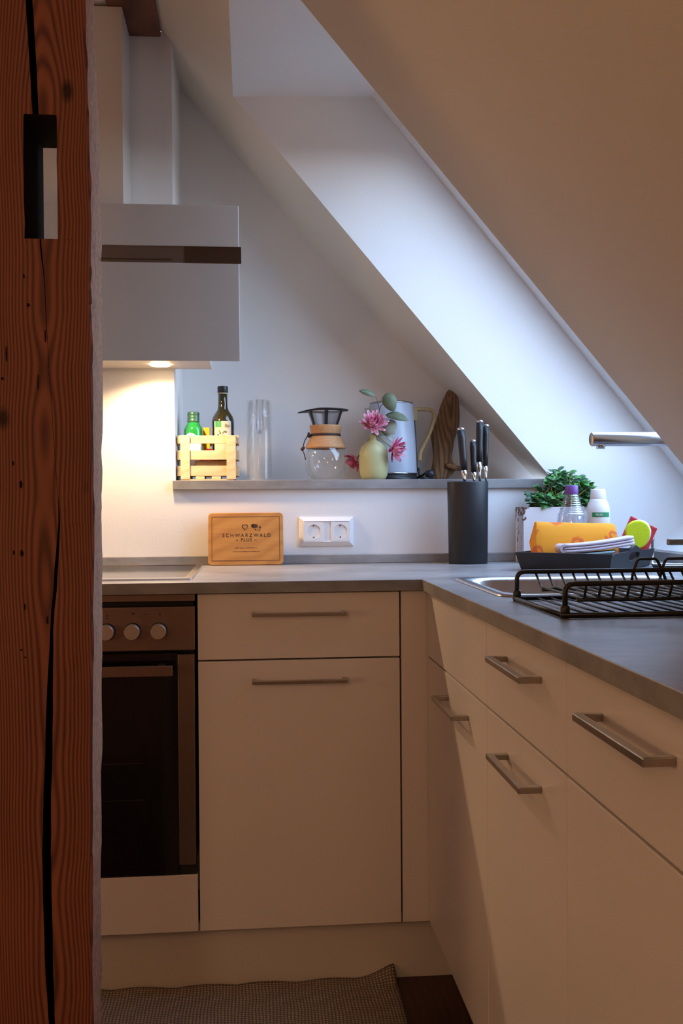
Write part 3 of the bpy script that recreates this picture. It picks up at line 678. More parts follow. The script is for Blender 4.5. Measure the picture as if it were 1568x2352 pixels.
# crate
CF = 2.862
t = thing('wooden_crate', 'small pale pine crate at the left end of the shelf holding bottles', 'crate', (-.123,2.93,SZ))
cb = CF+.135
def sl(x0,x1,y0,y1,z0,z1,name='slat'): return MB().box(x0,x1,y0,y1,z0,z1).build(name, M['crate'], t, bevel=.0008)
for px in (-.2000,-.0700):
    for yy in (CF,cb-.006): sl(px,px+.0262,yy,yy+.006,SZ+.0035,1.2822,'corner_post')
for z0, z1 in ((1.2590,1.2820),(1.2130,1.2395),(1.1665,1.1955)):
    sl(-.2098,-.0352,CF+.006,CF+.012,z0,z1); sl(-.2098,-.0352,cb-.012,cb-.006,z0,z1)
    sl(-.2098,-.2038,CF+.012,cb-.012,z0,z1); sl(-.0412,-.0352,CF+.012,cb-.012,z0,z1)
for x0, x1 in ((-.2000,-.1745),(-.1580,-.1330),(-.1130,-.0870),(-.0690,-.0445)): sl(x0,x1,CF+.006,cb-.006,SZ+.0045,SZ+.0125,'floor_slat')
MB().box(-.198,-.050,CF+.002,CF+.010,SZ,SZ+.0045).build('runner', M['crate'], t); MB().box(-.198,-.050,cb-.012,cb-.004,SZ,SZ+.0045).build('runner', M['crate'], t)
BZ = SZ+.0126
# green bottle
gx, gy = -.1672, 2.940
t = thing('green_bottle', 'short bright green glass bottle at the left in the crate', 'bottle', (gx,gy,BZ))
MB().lathe([(.025,0),(.0268,.004),(.0268,.134),(.0258,.141),(.0208,.150),(.0175,.156),(.0165,.160)], (gx,gy,BZ), 40).build('glass_body', M['greenglass'], t)
MB().lathe([(.0170,.159),(.0176,.161),(.0176,.166),(.0168,.168),(.0172,.171),(.0172,.177),(.0166,.179),(.0176,.181),(.0176,.187),(.016,.189),(.0,.189)], (gx,gy,BZ), 40, cap1=False).build('screw_cap', M['greencap'], t)
m = MB(); n = 24
lo = []; hi = []
for i in range(n+1):
    a = math.radians(-150+110*i/n+ (10)); r = .0272
    lo.append((gx+r*math.cos(a),gy+r*math.sin(a),BZ+.03)); hi.append((gx+r*math.cos(a),gy+r*math.sin(a),BZ+.121+.006*math.sin(i*.22)))
m.loft([lo,hi], False, False, True, False); m.build('label', M['whitelabel'], t, recalc=False)
m = MB(); rnd = random.Random(2)
for k in range(7):
    a = math.radians(-100+rnd.uniform(-12,16)); zz = BZ+.062+rnd.uniform(-.006,.008); r = .0276
    m.box(gx+r*math.cos(a)-.0013,gx+r*math.cos(a)+.0013,gy+r*math.sin(a)-.0004,gy+r*math.sin(a),zz,zz+.0018)
m.build('print', M['dark'], t)
# olive bottle
ox, oy = -.0815, 2.940
t = thing('oil_bottle', 'tall dark olive bottle with a cream label at the right in the crate', 'bottle', (ox,oy,BZ))
MB().lathe([(.030,0),(.0323,.004),(.0323,.158),(.0322,.164)], (ox,oy,BZ), 48, cap1=False).build('filled_body', M['winedark'], t)
MB().lathe([(.0322,.164),(.0300,.174),(.0240,.184),(.0170,.194),(.0142,.203),(.0136,.215),(.0136,.250)], (ox,oy,BZ), 48, cap0=False).build('neck', M['oliveglass'], t)
MB().lathe([(.0142,.2440),(.0152,.2455),(.0152,.263),(.0145,.2645),(.0,.2645)], (ox,oy,BZ), 40, cap1=False).build('cap', M['blackplastic'], t)
MB().lathe([(.0146,.2425),(.0148,.2432),(.0148,.2448),(.0144,.2452)], (ox,oy,BZ), 40).build('cap_ring', M['label'], t)
def curved(cx, cy, r, a0, a1, z0, z1, n=16):
    A = [math.radians(a0+(a1-a0)*i/n) for i in range(n+1)]
    return MB().loft([[(cx+r*math.cos(a),cy+r*math.sin(a),z) for a in A] for z in (z0,z1)], False, False, True, False)
lab = curved(ox,oy,.0326,-138,-42,BZ+.05,BZ+.1610).build('label', M['label'], t, recalc=False)
curved(ox,oy,.0328,-132,-98,BZ+.1430,BZ+.1610,8).build('label_patch', M['greenlabel'], lab, recalc=False)
m = MB(); rnd = random.Random(4)
for k in range(16):
    a = math.radians(-96+rnd.uniform(-22,26)); zz = BZ+.124+rnd.uniform(-.011,.010); r = .0327
    m.lathe([(.0028,0),(.0022,.0008),(.0,.001)], (ox+r*math.cos(a),oy+r*math.sin(a),zz), 8, axis=(math.cos(a),math.sin(a),0), cap1=False, mi=k % 2)
m.build('fruit_print', [plain('grape_print', (.10,.07,.12), .6), plain('leaf_print', (.16,.26,.12), .6)], lab)
text_mesh('lettering', 'Bio', .0135, plain('olive_ink', (.22,.19,.06), .7), lab, Matrix.Translation((ox+.0125,oy-.0318,BZ+.1435)) @ Matrix.Rotation(math.radians(22),4,'Z') @ Matrix.Rotation(PI/2,4,'X'), 1, .2)
# packets in the crate
tag(MB().box(-.1400,-.1210,2.955,2.975,BZ,1.3115).build('yellow_carton', M['yellow'], base=(-.13,2.965,BZ), bevel=.001), 'slim yellow carton between the two bottles in the crate', 'carton')
m = MB(); m.loft([rrect(-.118,2.8885,.046,.0085,.006,BZ+.0005),rrect(-.118,2.8885,.048,.0100,.007,BZ+.02),rrect(-.116,2.8885,.044,.009,.006,BZ+.045)], True, True, True)
tag(m.build('brown_packet', M['brownpaper'], base=(-.118,2.888,BZ)), 'tan paper packet low in the crate behind the slats', 'packet')
m = MB(); m.hexa([(-.150,2.879,BZ+.046),(-.095,2.879,BZ+.046),(-.095,2.898,BZ+.046),(-.150,2.898,BZ+.046),(-.128,2.882,BZ+.080),(-.110,2.882,BZ+.078),(-.110,2.896,BZ+.078),(-.128,2.896,BZ+.080)])
tag(m.build('red_packet', M['red'], base=(-.12,2.888,BZ+.046), bevel=.002), 'red foil packet showing through the upper gap of the crate', 'packet')
# carafe
cx, cy = .0240, 2.95
t = thing('glass_carafe', 'tall clear glass cylinder with an inner tube beside the crate', 'carafe', (cx,cy,SZ))
MB().lathe([(.0,.002),(.0385,.002),(.0392,.004),(.0385,.008),(.0385,.186),(.0392,.190),(.0378,.193),(.0378,.236),(.0366,.236),(.0366,.012),(.0,.010)], (cx,cy,SZ), 56, cap0=False, cap1=False).build('outer_glass', M['glass'], t)
MB().lathe([(.0375,.2005),(.0375,.2035)], (cx,cy,SZ), 56, cap0=False, cap1=False).build('rim_line', M['glass'], t)
MB().lathe([(.0,.138),(.007,.140),(.0118,.148),(.0125,.158),(.0125,.236),(.0165,.238),(.0165,.240),(.0112,.240),(.0112,.158),(.0,.1395)], (cx+.002,cy,SZ), 32, cap0=False, cap1=False).build('inner_tube', M['tubeglass'], t)
# coffee maker
cx, cy = .2202, 2.95
t = thing('coffee_maker', 'round glass pour-over coffee maker with wooden collar and black filter', 'coffee maker', (cx,cy,SZ))
MB().lathe([(.0,.0015),(.036,.0015),(.044,.004),(.0525,.014),(.0610,.032),(.0652,.054),(.0640,.076),(.0590,.094),(.0460,.120),(.0400,.133),(.0430,.162),(.0415,.162),(.0385,.133),(.0445,.119),(.0575,.093),(.0625,.076),(.0637,.054),(.0595,.033),(.051,.0155),(.043,.006),(.0,.004)], (cx,cy,SZ), 64, cap0=False, cap1=False).build('glass_bulb', M['glass'], t)
col = MB().lathe([(.0565,.0945),(.0600,.0960),(.0602,.1000),(.0560,.1100),(.0475,.1260),(.0432,.1310),(.0432,.1390),(.0445,.1420),(.0480,.1600),(.0476,.1635),(.0440,.1640),(.0430,.160),(.0405,.134),(.0465,.120),(.0580,.099)], (cx,cy,SZ), 64, cap0=False, cap1=False).build('wooden_collar', M['cork'], t)
m = MB().lathe([(.0434,.1315),(.0446,.1325),(.0446,.1380),(.0434,.1390)], (cx,cy,SZ), 64, cap0=False, cap1=False)
m.build('leather_band', M['leather'], t)
kx = cx-.0500
m = MB(); m.tube([(cx-.043,cy-.01,SZ+.1345),(kx,cy-.012,SZ+.135),(kx-.006,cy-.014,SZ+.130),(kx-.013,cy-.016,SZ+.118),(kx-.0175,cy-.017,SZ+.104),(kx-.0185,cy-.017,SZ+.096)], .0016, 8)
m.tube([(kx-.0185,cy-.017,SZ+.096),(kx-.021,cy-.017,SZ+.090),(kx-.0165,cy-.018,SZ+.083),(kx-.0135,cy-.018,SZ+.072),(kx-.0115,cy-.018,SZ+.062)], .0014, 8)
m.lathe([(.0,-.006),(.004,-.005),(.0055,0),(.004,.005),(.0,.006)], (kx-.0200,cy-.017,SZ+.0935), 10, axis=(.6,0,.5), cap0=False, cap1=False)
m.lathe([(.0,-.004),(.003,-.003),(.004,0),(.003,.004),(.0,.005)], (kx-.0165,cy-.017,SZ+.0965), 10, axis=(.2,0,.9), cap0=False, cap1=False)
m.build('leather_cord', M['leather'], t)
m = MB(); m.lathe([(.0,-.0065),(.0045,-.0055),(.0062,0),(.0050,.004),(.0030,.0055),(.0038,.0085),(.0,.0100)], (kx,cy-.012,SZ+.1330), 16, axis=(-.2,0,1), cap0=False, cap1=False)
m.build('cord_bead', M['blackplastic'], t)
fl = MB().lathe([(.0345,.150),(.0375,.164),(.0520,.2050)], (cx-.001,cy,SZ), 64, cap0=True, cap1=False).build('filter_mesh', M['mesh'], t)
for k in range(6):
    a = 2*PI*(k+.5)/6-PI/2+PI/6; m = MB(); ca, sa = math.cos(a), math.sin(a); tx, ty = -sa, ca
    P = lambda r, z, s: (cx-.001+r*ca+tx*s, cy+r*sa+ty*s, SZ+z)
    m.hexa([P(.0368,.160,-.0040),P(.0368,.160,.0040),P(.0385,.160,.0038),P(.0385,.160,-.0038),P(.0518,.2045,-.0055),P(.0518,.2045,.0055),P(.0534,.2045,.0053),P(.0534,.2045,-.0053)])
    m.build('filter_rib', M['blackplastic'], fl)
m = MB(); n = 48; L1 = []; L2 = []; L3 = []
for i in range(n):
    a = 2*PI*i/n; c_, s_ = math.cos(a), math.sin(a)
    r = .0665; x = r*c_; 
    lip = max(0, -c_-.35)/.65
    x -= .018*lip**1.5; zz = .2085 - .0085*lip**1.5 - .0008*max(0,c_)
    L1.append((cx+.0015+x, cy+r*s_*(1-.35*lip), SZ+zz)); L2.append((cx+.0015+x*.995, cy+r*s_*(1-.35*lip), SZ+zz+.0022)); L3.append((cx+.051*c_, cy+.051*s_, SZ+.2110)); 
L0 = [(cx+.051*math.cos(2*PI*i/n), cy+.051*math.sin(2*PI*i/n), SZ+.2050) for i in range(n)]
m.loft([L0,L1,L2,L3,L0], False, False, True); m.build('filter_rim', M['blackplastic'], t)
# vase
cx, cy = .3572, 2.902
t = thing('flower_vase', 'small olive yellow frosted vase holding pink flowers', 'vase', (cx,cy,SZ))
MB().lathe([(.0,.001),(.029,.001),(.0345,.004),(.0395,.014),(.0420,.030),(.0427,.060),(.0415,.080),(.0360,.097),(.0260,.108),(.0155,.114),(.0112,.119),(.0110,.130),(.0125,.134),(.0100,.134),(.0090,.120),(.0,.110)], (cx,cy,SZ), 56, cap0=False, cap1=False).build('vase_body', M['vase'], t)
def petal(m, c, dirv, up, ln, wd, curl, mi=0, n=5, cup=.25):
    dirv = Vector(dirv).normalized(); up = Vector(up); up = (up-dirv*up.dot(dirv)).normalized(); sd = dirv.cross(up)
    rowsA = []; rowsB = []
    for i in range(n+1):
        t = i/n; wv = wd*math.sin(PI*min(.97, .12+.80*t))**.7*.5
        base = Vector(c)+dirv*ln*t+up*(curl*ln*t*t)
        rowsA.append([base-sd*wv+up*wv*cup, base-sd*wv*.5+up*wv*.05, base-up*wv*.08, base+sd*wv*.5+up*wv*.05, base+sd*wv+up*wv*cup])
    th = up*(-.0006)
    rowsB = [[p+th for p in r] for r in rowsA]
    loops = [ra+list(reversed(rb)) for ra, rb in zip(rowsA, rowsB)]
    m.loft(loops, True, True, True, True, mi)
def flower(name, label, c, axis, R, stem, rings, seed):
    rnd = random.Random(seed); ax = Vector(axis).normalized(); e1 = ax.orthogonal().normalized(); e2 = ax.cross(e1); c = Vector(c)
    t = thing(name, label, 'flower', stem[0], 'pink flowers in the vase')
    m = MB()
    for (num, tilt, ln, wd, mi) in rings:
        for k in range(num):
            a = 2*PI*(k+rnd.uniform(-.3,.3))/num; tl = math.radians(tilt+rnd.uniform(-10,10))
            rad = e1*math.cos(a)+e2*math.sin(a); dv = rad*math.cos(tl)+ax*math.sin(tl)
            petal(m, c+rad*.003, dv, ax*math.cos(tl)-rad*math.sin(tl), R*ln*rnd.uniform(.85,1.1), R*wd, .35, mi if rnd.random() < .8 else 1-mi)
    m.build('petals', [M['pink'], M['magenta']], t)
    MB().lathe([(.0,-.006),(.004,-.004),(.005,0),(.003,.006),(.0,.008)], c, 12, axis=ax, cap0=False, cap1=False).build('flower_centre', M['magenta'], t)
    MB().tube(stem+[tuple(c)], .0022, 8).build('stem', M['stem'], t)
VT = (cx,cy,SZ+.122)
big = [(13,0,1.0,.34,0),(13,22,1.0,.34,0),(12,42,.95,.33,0),(10,60,.82,.30,0),(7,76,.66,.26,1)]
flower('pink_flower', 'large open pink flower standing above the vase neck', (.3550,2.880,1.3120), (-.05,-.78,.62), .0390, [(cx-.002,cy,SZ+.090),(cx-.002,cy-.004,SZ+.133)], big, 1)
flower('pink_flower', 'pink flower hanging at the right side of the vase', (.4110,2.872,1.2420), (.75,-.6,-.2), .0370, [(cx+.003,cy,SZ+.090),(cx+.0045,cy-.003,SZ+.132),(cx+.022,cy-.016,SZ+.120)], [(11,2,1.0,.32,1),(11,28,1.0,.33,0),(9,50,.92,.30,0),(6,70,.75,.26,1)], 2)
flower('pink_flower', 'drooping pink flower half hidden behind the left of the vase', (.3115,2.945,1.2180), (-.75,-.2,-.55), .033, [(cx-.002,cy+.003,SZ+.090),(cx-.003,cy+.005,SZ+.136),(cx-.008,cy+.030,SZ+.126),(cx-.022,cy+.048,SZ+.095)], [(7,20,1.0,.5,1),(6,50,.95,.45,0)], 3)
t = thing('eucalyptus_sprig', 'eucalyptus sprig with round grey-green leaves rising from the vase', 'sprig', (cx+.001,cy+.002,SZ+.090))
m = MB(); m.tube([(cx+.001,cy+.002,SZ+.090),(cx+.004,cy+.003,SZ+.135),(.3700,2.895,1.330),(.3735,2.890,1.3600),(.3660,2.886,1.3850),(.3610,2.884,1.3990)], .0011, 6)
m.tube([(.3735,2.890,1.3600),(.3800,2.886,1.3720),(.3880,2.882,1.3765)], .0009, 6); m.tube([(.3700,2.895,1.330),(.3820,2.884,1.3290),(.3990,2.876,1.3310)], .0009, 6)
m.tube([(.3650,2.897,1.300),(.3800,2.894,1.3060),(.3880,2.892,1.3080)], .0009, 6)
m.build('twig', M['twig'], t)
def leaf(base, tip, wd, nrm, mat, fold=.1, n=8):
    a = Vector(base); b2 = Vector(tip); dv = b2-a; nv = Vector(nrm).normalized(); sd = dv.cross(nv).normalized(); m = MB(); la = []
    for i in range(n+1):
        tt = i/n; ww = wd*.5*math.sin(PI*(.02+.96*tt)**.85)**.75 if 0 < i < n else wd*.03
        p = a+dv*tt+nv*(.10*dv.length*math.sin(PI*tt))
        la.append([p-sd*ww+nv*ww*fold, p, p+sd*ww+nv*ww*fold, p+sd*ww+nv*(ww*fold+.0004), p+nv*.0006, p-sd*ww+nv*(ww*fold+.0004)])
    m.loft(la, True, True, True); return m.build('leaf', mat, t)
leaf((.3620,2.884,1.3980),(.3130,2.880,1.4120),.0190,(-.2,-.95,.3),M['euca'])
leaf((.3880,2.882,1.3780),(.4105,2.874,1.4040),.001,(0,-1,.2),M['euca'])
leaf((.3930,2.884,1.4060),(.4130,2.868,1.3500),.0430,(-.3,-1,.2),M['euca'],.15)
leaf((.3900,2.882,1.3420),(.4540,2.860,1.3230),.0290,(.1,-.95,.45),M['euca'],.2)
leaf((.3890,2.890,1.3260),(.4150,2.878,1.2860),.0480,(-.2,-1,.1),M['eucapale'],.1)
leaf((.3620,2.893,1.3050),(.3860,2.882,1.2830),.0300,(-.2,-1,.3),M['euca'],.1)
leaf((.3900,2.893,1.2920),(.4080,2.886,1.2640),.0200,(.3,-1,.2),M['eucapale'],.1)
# kettle
cx, cy = .4290, 3.035
t = thing('electric_kettle', 'pale blue-white electric kettle with tan handle behind the flower vase', 'kettle', (cx,cy,SZ))
MB().lathe([(.0,.0235),(.0765,.0235),(.0772,.026),(.0740,.110),(.0690,.200),(.0672,.232),(.0650,.2365),(.0,.2365)], (cx,cy,SZ), 64, cap0=False, cap1=False).build('kettle_body', M['kettle'], t)
MB().lathe([(.066,.2360),(.0655,.2395),(.056,.2420),(.0,.2440)], (cx,cy,SZ), 64, cap0=True, cap1=False).build('lid', M['steel'], t)
MB().lathe([(.0,0),(.079,0),(.0805,.003),(.0790,.013),(.0765,.014),(.0765,.0185),(.0770,.0190),(.0770,.0235),(.0,.0235)], (cx,cy,SZ), 64, cap0=False, cap1=False).build('power_base', M['blackplastic'], t)
MB().lathe([(.0774,.0215),(.0779,.0225),(.0774,.0240)], (cx,cy,SZ), 64).build('base_ring', M['chrome'], t)
m = MB(); m.hexa([(cx-.064,cy-.018,SZ+.150),(cx-.069,cy,SZ+.150),(cx-.064,cy+.018,SZ+.150),(cx-.062,cy,SZ+.150),(cx-.060,cy-.024,SZ+.222),(cx-.084,cy,SZ+.224),(cx-.060,cy+.024,SZ+.222),(cx-.050,cy,SZ+.222)])
m.build('spout', M['steel'], t)
m = MB(); hp = [(cx+.064,SZ+.219),(cx+.090,SZ+.2195),(cx+.114,SZ+.219),(cx+.126,SZ+.214),(cx+.1315,SZ+.203),(cx+.1300,SZ+.185),(cx+.118,SZ+.150),(cx+.100,SZ+.112),(cx+.088,SZ+.090),(cx+.0850,SZ+.075),(cx+.0845,SZ+.062)]
m.tube([(x,cy-.01,z) for x, z in hp], [.0065,.0062,.0060,.0060,.0060,.0060,.0060,.0062,.0066,.0075,.0080], 12, up=(0,1,0), flat=1.0)
m.box(cx+.0655,cx+.0775,cy-.019,cy-.001,SZ+.185,SZ+.2255); m.build('handle', M['tan'], t, bevel=.001)
m = MB(); m.hexa([(cx+.0755,cy-.012,SZ+.030),(cx+.0790,cy-.012,SZ+.030),(cx+.0790,cy+.006,SZ+.030),(cx+.0755,cy+.006,SZ+.030),(cx+.0695,cy-.012,SZ+.185),(cx+.0720,cy-.012,SZ+.185),(cx+.0720,cy+.006,SZ+.185),(cx+.0695,cy+.006,SZ+.185)])
m.build('water_gauge', M['blackplastic'], t)
m = MB(); m.tube([(cx+.078,cy-.01,SZ+.010),(cx+.090,cy-.03,SZ+.016),(cx+.098,cy-.04,SZ+.024),(cx+.108,cy-.045,SZ+.012),(cx+.118,cy-.05,SZ+.0065),(cx+.09,cy-.07,SZ+.0065),(cx+.08,cy-.06,SZ+.0065)], .0042, 8)
m.lathe([(.012,-.010),(.0125,0),(.010,.014),(.0,.016)], (cx+.107,cy-.055,SZ+.0195), 16, axis=(.8,-.4,.2), cap1=False); m.box(cx+.079,cx+.084,cy-.02,cy-.01,SZ+.012,SZ+.040)
m.build('cord', M['blackplastic'], t)
# driftwood
def drift():
    prof = [(1.1535,.5560,.6040),(1.166,.5535,.6160),(1.176,.5545,.6320),(1.1865,.5590,.6400),(1.200,.5640,.6440),(1.2120,.5660,.6290),(1.230,.5690,.6260),(1.250,.5680,.6330),(1.270,.5670,.6370),(1.290,.5620,.6410),(1.305,.5625,.6500),(1.320,.5720,.6560),(1.345,.5830,.6590),(1.370,.5900,.6600),(1.390,.5960,.6595),(1.410,.6050,.6580),(1.430,.6150,.6550),(1.442,.6230,.6500),(1.4495,.6320,.6420)]
    m = MB(); loops = []; n = 20; rnd = random.Random(11)
    ph = [rnd.uniform(-1,1) for _ in range(n)]
    for i, (z, a, b2) in enumerate(prof):
        cxx, rx = (a+b2)/2, (b2-a)/2; ry = .024*(1-.35*i/len(prof)); yb = 3.085 + .05*(z-1.1535)/.3
        lp = []
        for k in range(n):
            an = 2*PI*k/n; g = 1+.13*ph[k]*math.sin(z*34+k*1.3)+.05*rnd.uniform(-1,1)
            gx = 1 if abs(math.cos(an)) > .9 else g
            lp.append((cxx+rx*math.cos(an)*gx, yb+ry*math.sin(an)*g*1.05, z+ (rnd.uniform(-.002,.002) if 0 < i < len(prof)-1 else 0)))
        loops.append(lp)
    m.loft(loops, True, True, True)
    st = len(m.v); m.tube([(.600,3.065,1.205),(.625,3.058,1.196),(.648,3.055,1.190),(.662,3.054,1.192)], [.012,.0095,.008,.0045], 10)
    return tag(m.build('driftwood', M['drift'], base=(.6,3.08,SZ), subsurf=1), 'jagged upright piece of brown driftwood at the right end of the shelf', 'driftwood')
drift()

# ------------------------------------------------------------------ dish rack
t = thing('dish_rack', 'black wire dish rack standing at the front of the sink', 'dish rack', (.65,1.54,CT))
RX0, RX1, RY0, RY1 = .446, .875, 1.402, 1.672; r0 = .0042; zb = CT+.0046
m = MB(); m.tube([(RX0,RY0,zb),(RX1,RY0,zb),(RX1,RY1,zb),(RX0,RY1,zb)], r0, 10, closed=True); m.build('base_frame', M['blackmetal'], t)
for i in range(17):
    x = RX0+.040+i*.0235
    MB().tube([(x,RY0,zb),(x,RY1,zb)], .0016, 6).build('base_wire', M['blackmetal'], t)
def rail(y):
    zt = CT+.0500; p = [(RX0+.004,y,zb)]
    p += [(RX0+.004,y,zt-.012)] + [(RX0+.004+.012*(1-math.cos(a)),y,zt-.012+.012*math.sin(a)) for a in (.4,.8,1.2)] + [(RX0+.018,y,zt)]
    p += [(RX1-.018,y,zt),(RX1-.008,y,zt-.004),(RX1-.004,y,zt-.014),(RX1-.004,y,zb)]
    rl = MB().tube(p, r0*.95, 10).build('top_rail', M['blackmetal'], t)
    for x in (RX0+.004,RX1-.004): MB().lathe([(.0068,0),(.0068,.016),(.005,.019)], (x,y,zb-.004), 16).build('foot_sleeve', M['blackmetal'], rl)
rail(RY0+.004); rail(RY1-.004)
zl = CT+.0255
m = MB()
for y in (RY0+.045,RY1-.045): m.tube([(RX0+.035,y,zl-.003),(RX1-.03,y,zl-.003)], .003, 8)
m.build('cross_bar', M['blackmetal'], t)
for i in range(18):
    x = RX0+.036+i*.0215
    MB().tube([(x,RY0+.004,CT+.050),(x+.003,RY0+.022,zl+.003),(x+.003,RY0+.032,zl),(x+.003,RY1-.032,zl),(x+.003,RY1-.022,zl+.003),(x,RY1-.004,CT+.050)], .0021, 7).build('tray_wire', M['blackmetal'], t)
for k in range(4):
    x = .6520+k*.050
    MB().tube([(x-.002,RY1-.006,zl),(x+.003,RY1-.004,CT+.050),(x+.010,RY1-.004,CT+.066),(x+.014,RY1-.004,CT+.0695),(x+.042,RY1-.004,CT+.0695),(x+.046,RY1-.004,CT+.066),(x+.056,RY1-.004,CT+.046),(x+.062,RY1-.006,zl)], .0026, 8).build('cutlery_hoop', M['blackmetal'], t)

# ------------------------------------------------------------------ tray and what is in it
FL = Vector((.667,2.430)); FR = Vector((.840,2.290)); uu = (FR-FL).normalized(); vv = Vector((-uu.y, uu.x))
TW, TD, THt, SPL = .2225, .316, .046, .012
def T2(a, b2, z): p = FL+uu*a+vv*b2; return (p.x, p.y, CT+z)
t = thing('serving_tray', 'dark grey wooden tray with handle slots beside the sink', 'tray', T2(TW/2,TD/2,0))
th = .009
MB().hexa([T2(0,0,.001),T2(TW,0,.001),T2(TW,TD,.001),T2(0,TD,.001),T2(0,0,.008),T2(TW,0,.008),T2(TW,TD,.008),T2(0,TD,.008)]).build('tray_floor', M['tray'], t)
def side_v(b0, s):        # the two plain sides, across u
    m = MB(); o0, o1 = b0, b0+s*SPL
    m.hexa([T2(0,o0,.001),T2(TW,o0,.001),T2(TW,o0-s*th,.001),T2(0,o0-s*th,.001),T2(-SPL,o1,THt),T2(TW+SPL,o1,THt),T2(TW+SPL,o1-s*th,THt),T2(-SPL,o1-s*th,THt)]); m.build('tray_side', M['tray'], t, bevel=.001)
side_v(0,-1); side_v(TD,1)
def side_h(a0, s):        # the two higher sides with a hand slot
    m = MB(); n = 24
    outer = []
    top = lambda q: THt + .016*max(0, min(1, (min(q-.10, TD-.10+SPL*0-q+0)/.06)))
    def S(b2, z, k): aa = a0 + s*SPL*(z/THt) - s*k; return T2(aa, b2, z)
    c0, cz, hx, hz = TD*.52, .033, .040, .0105
    ang_ = [2*PI*i/48 for i in range(48)]
    hole = [(c0+math.copysign(abs(math.cos(a))**.5,math.cos(a))*hx, cz+math.copysign(abs(math.sin(a))**.7,math.sin(a))*hz) for a in ang_]
    out = []
    for a in ang_:
        dx, dz = math.cos(a), math.sin(a); best = None
        # ray from the slot's middle to the outline of the side
        for i in range(400):
            rr_ = i*.0006; q, z = c0+dx*rr_*1.6, cz+dz*rr_
            lo, hi = -SPL*z/THt, TD+SPL*z/THt
            if q < lo or q > hi or z < .001 or z > top(q): break
            best = (q, z)
        out.append(best)
    for k0 in ((0, th),):
        la = [S(q,z,0) for q, z in out]; lb = [S(q,z,0) for q, z in hole]; lc = [S(q,z,th) for q, z in hole]; ld = [S(q,z,th) for q, z in out]
        m.loft([la,lb,lc,ld,la], False, False, False)
    m.build('tray_side', M['tray'], t, recalc=True)
side_h(TW, 1); side_h(0, -1)
TZ = CT+.0085
# folded orange cloth
x0, x1 = .700, .9175
m = MB(); sec = []
rnd = random.Random(8)
for i in range(9):
    f_ = i/8; x = x0+(x1-x0)*f_; zt = 1.0360-.0070*f_; sk = .017*(1-f_)*0
    pr = [(2.424,TZ+.001),(2.430,TZ+.03),(2.440,TZ+.075),(2.450,zt-.012),(2.457,zt-.003),(2.465,zt),(2.474,zt-.003),(2.479,zt-.013),(2.484,TZ+.06),(2.488,TZ+.02),(2.489,TZ+.001)]
    sec.append([(x + (zt-z)*(-.20 if i == 0 else (-.10 if i == 1 else 0)) + .018*(1 if i == 0 else .5 if i == 1 else 0) + (max(0, y-2.424)*.56*max(0, 1-i*.25) if z < .97 else -.004*(i < 2)), y+rnd.uniform(-.001,.001), z+rnd.uniform(-.001,.001)) for y, z in pr])
m.loft(sec, True, True, True)
tag(m.build('orange_cloth', M['orange'], base=(.80,2.455,TZ), bevel=.001), 'folded orange cleaning cloth with flower print standing in the tray', 'cloth')
# grey-green cloth pad and the pale folded towel lying on it
m = MB(); m.hexa([(.800,2.3800,TZ),(.860,2.3760,TZ),(.885,2.412,TZ),(.800,2.418,TZ),(.780,2.374,.9565),(.882,2.356,.9640),(.905,2.414,.9665),(.780,2.418,.9565)])
tag(m.build('green_cloth', M['teal'], base=(.85,2.39,TZ), bevel=.006, seg=3), 'grey-green cloth pad under the folded pale towel in the tray', 'cloth')
m = MB(); sm = MB()
def towel_layer(mb, dz, th_, xa, xb, yf):
    loops = []
    for i in range(13):
        f_ = i/12; x = xa+(xb-xa)*f_; z = .9590+dz+.019*(f_**1.7); q = th_
        loops.append([(x,yf,z+q*.5),(x,yf+.0015,z+q*.9),(x,yf+.006,z+q),(x,2.420,z+q),(x,2.420,z),(x,yf+.006,z),(x,yf+.0015,z+q*.1)])
    mb.loft(loops, True, True, True)
for k, (dz, th_) in enumerate(((0,.0080),(.0085,.0055),(.0146,.0075))): towel_layer(m, dz, th_, .7560+.002*k, .936-.001*k, 2.372+.0012*k)
A_ = [math.radians(84+192*k/14) for k in range(15)]
m.prism([(.7600+.0125*math.cos(a),.9702+.0114*math.sin(a)) for a in A_]+[(.7600+.0060*math.cos(a),.9702+.0048*math.sin(a)) for a in reversed(A_)], 'y', 2.3722, 2.420, smooth=True)
tag(m.build('folded_towel', M['linen'], base=(.845,2.39,.956)), 'pale pink folded towel lying on the grey-green cloth', 'towel')
# soap bottle with purple cap
bx, by = .8300, 2.5330
t = thing('soap_bottle', 'clear ribbed soap bottle with purple cap behind the orange cloth', 'bottle', (bx,by,TZ))
pr = [(.0,.001),(.037,.001),(.0392,.004),(.0395,.070),(.0388,.110),(.0360,.124)]
for i in range(9):
    f_ = i/9; r = .0352-.0185*f_**.8; z = .127+.052*f_; pr += [(r,z),(r+.0009,z+.002),(r-.0007,z+.0045)]
pr += [(.0160,.180),(.0158,.183)]
MB().lathe(pr, (bx,by,TZ), 48, cap0=False, cap1=True).build('bottle_body', M['bottleplastic'], t)
MB().lathe([(.0165,.181),(.0170,.183),(.0165,.203),(.0155,.2045),(.0,.2045)], (bx,by,TZ), 40, cap1=False).build('cap', M['purple'], t)
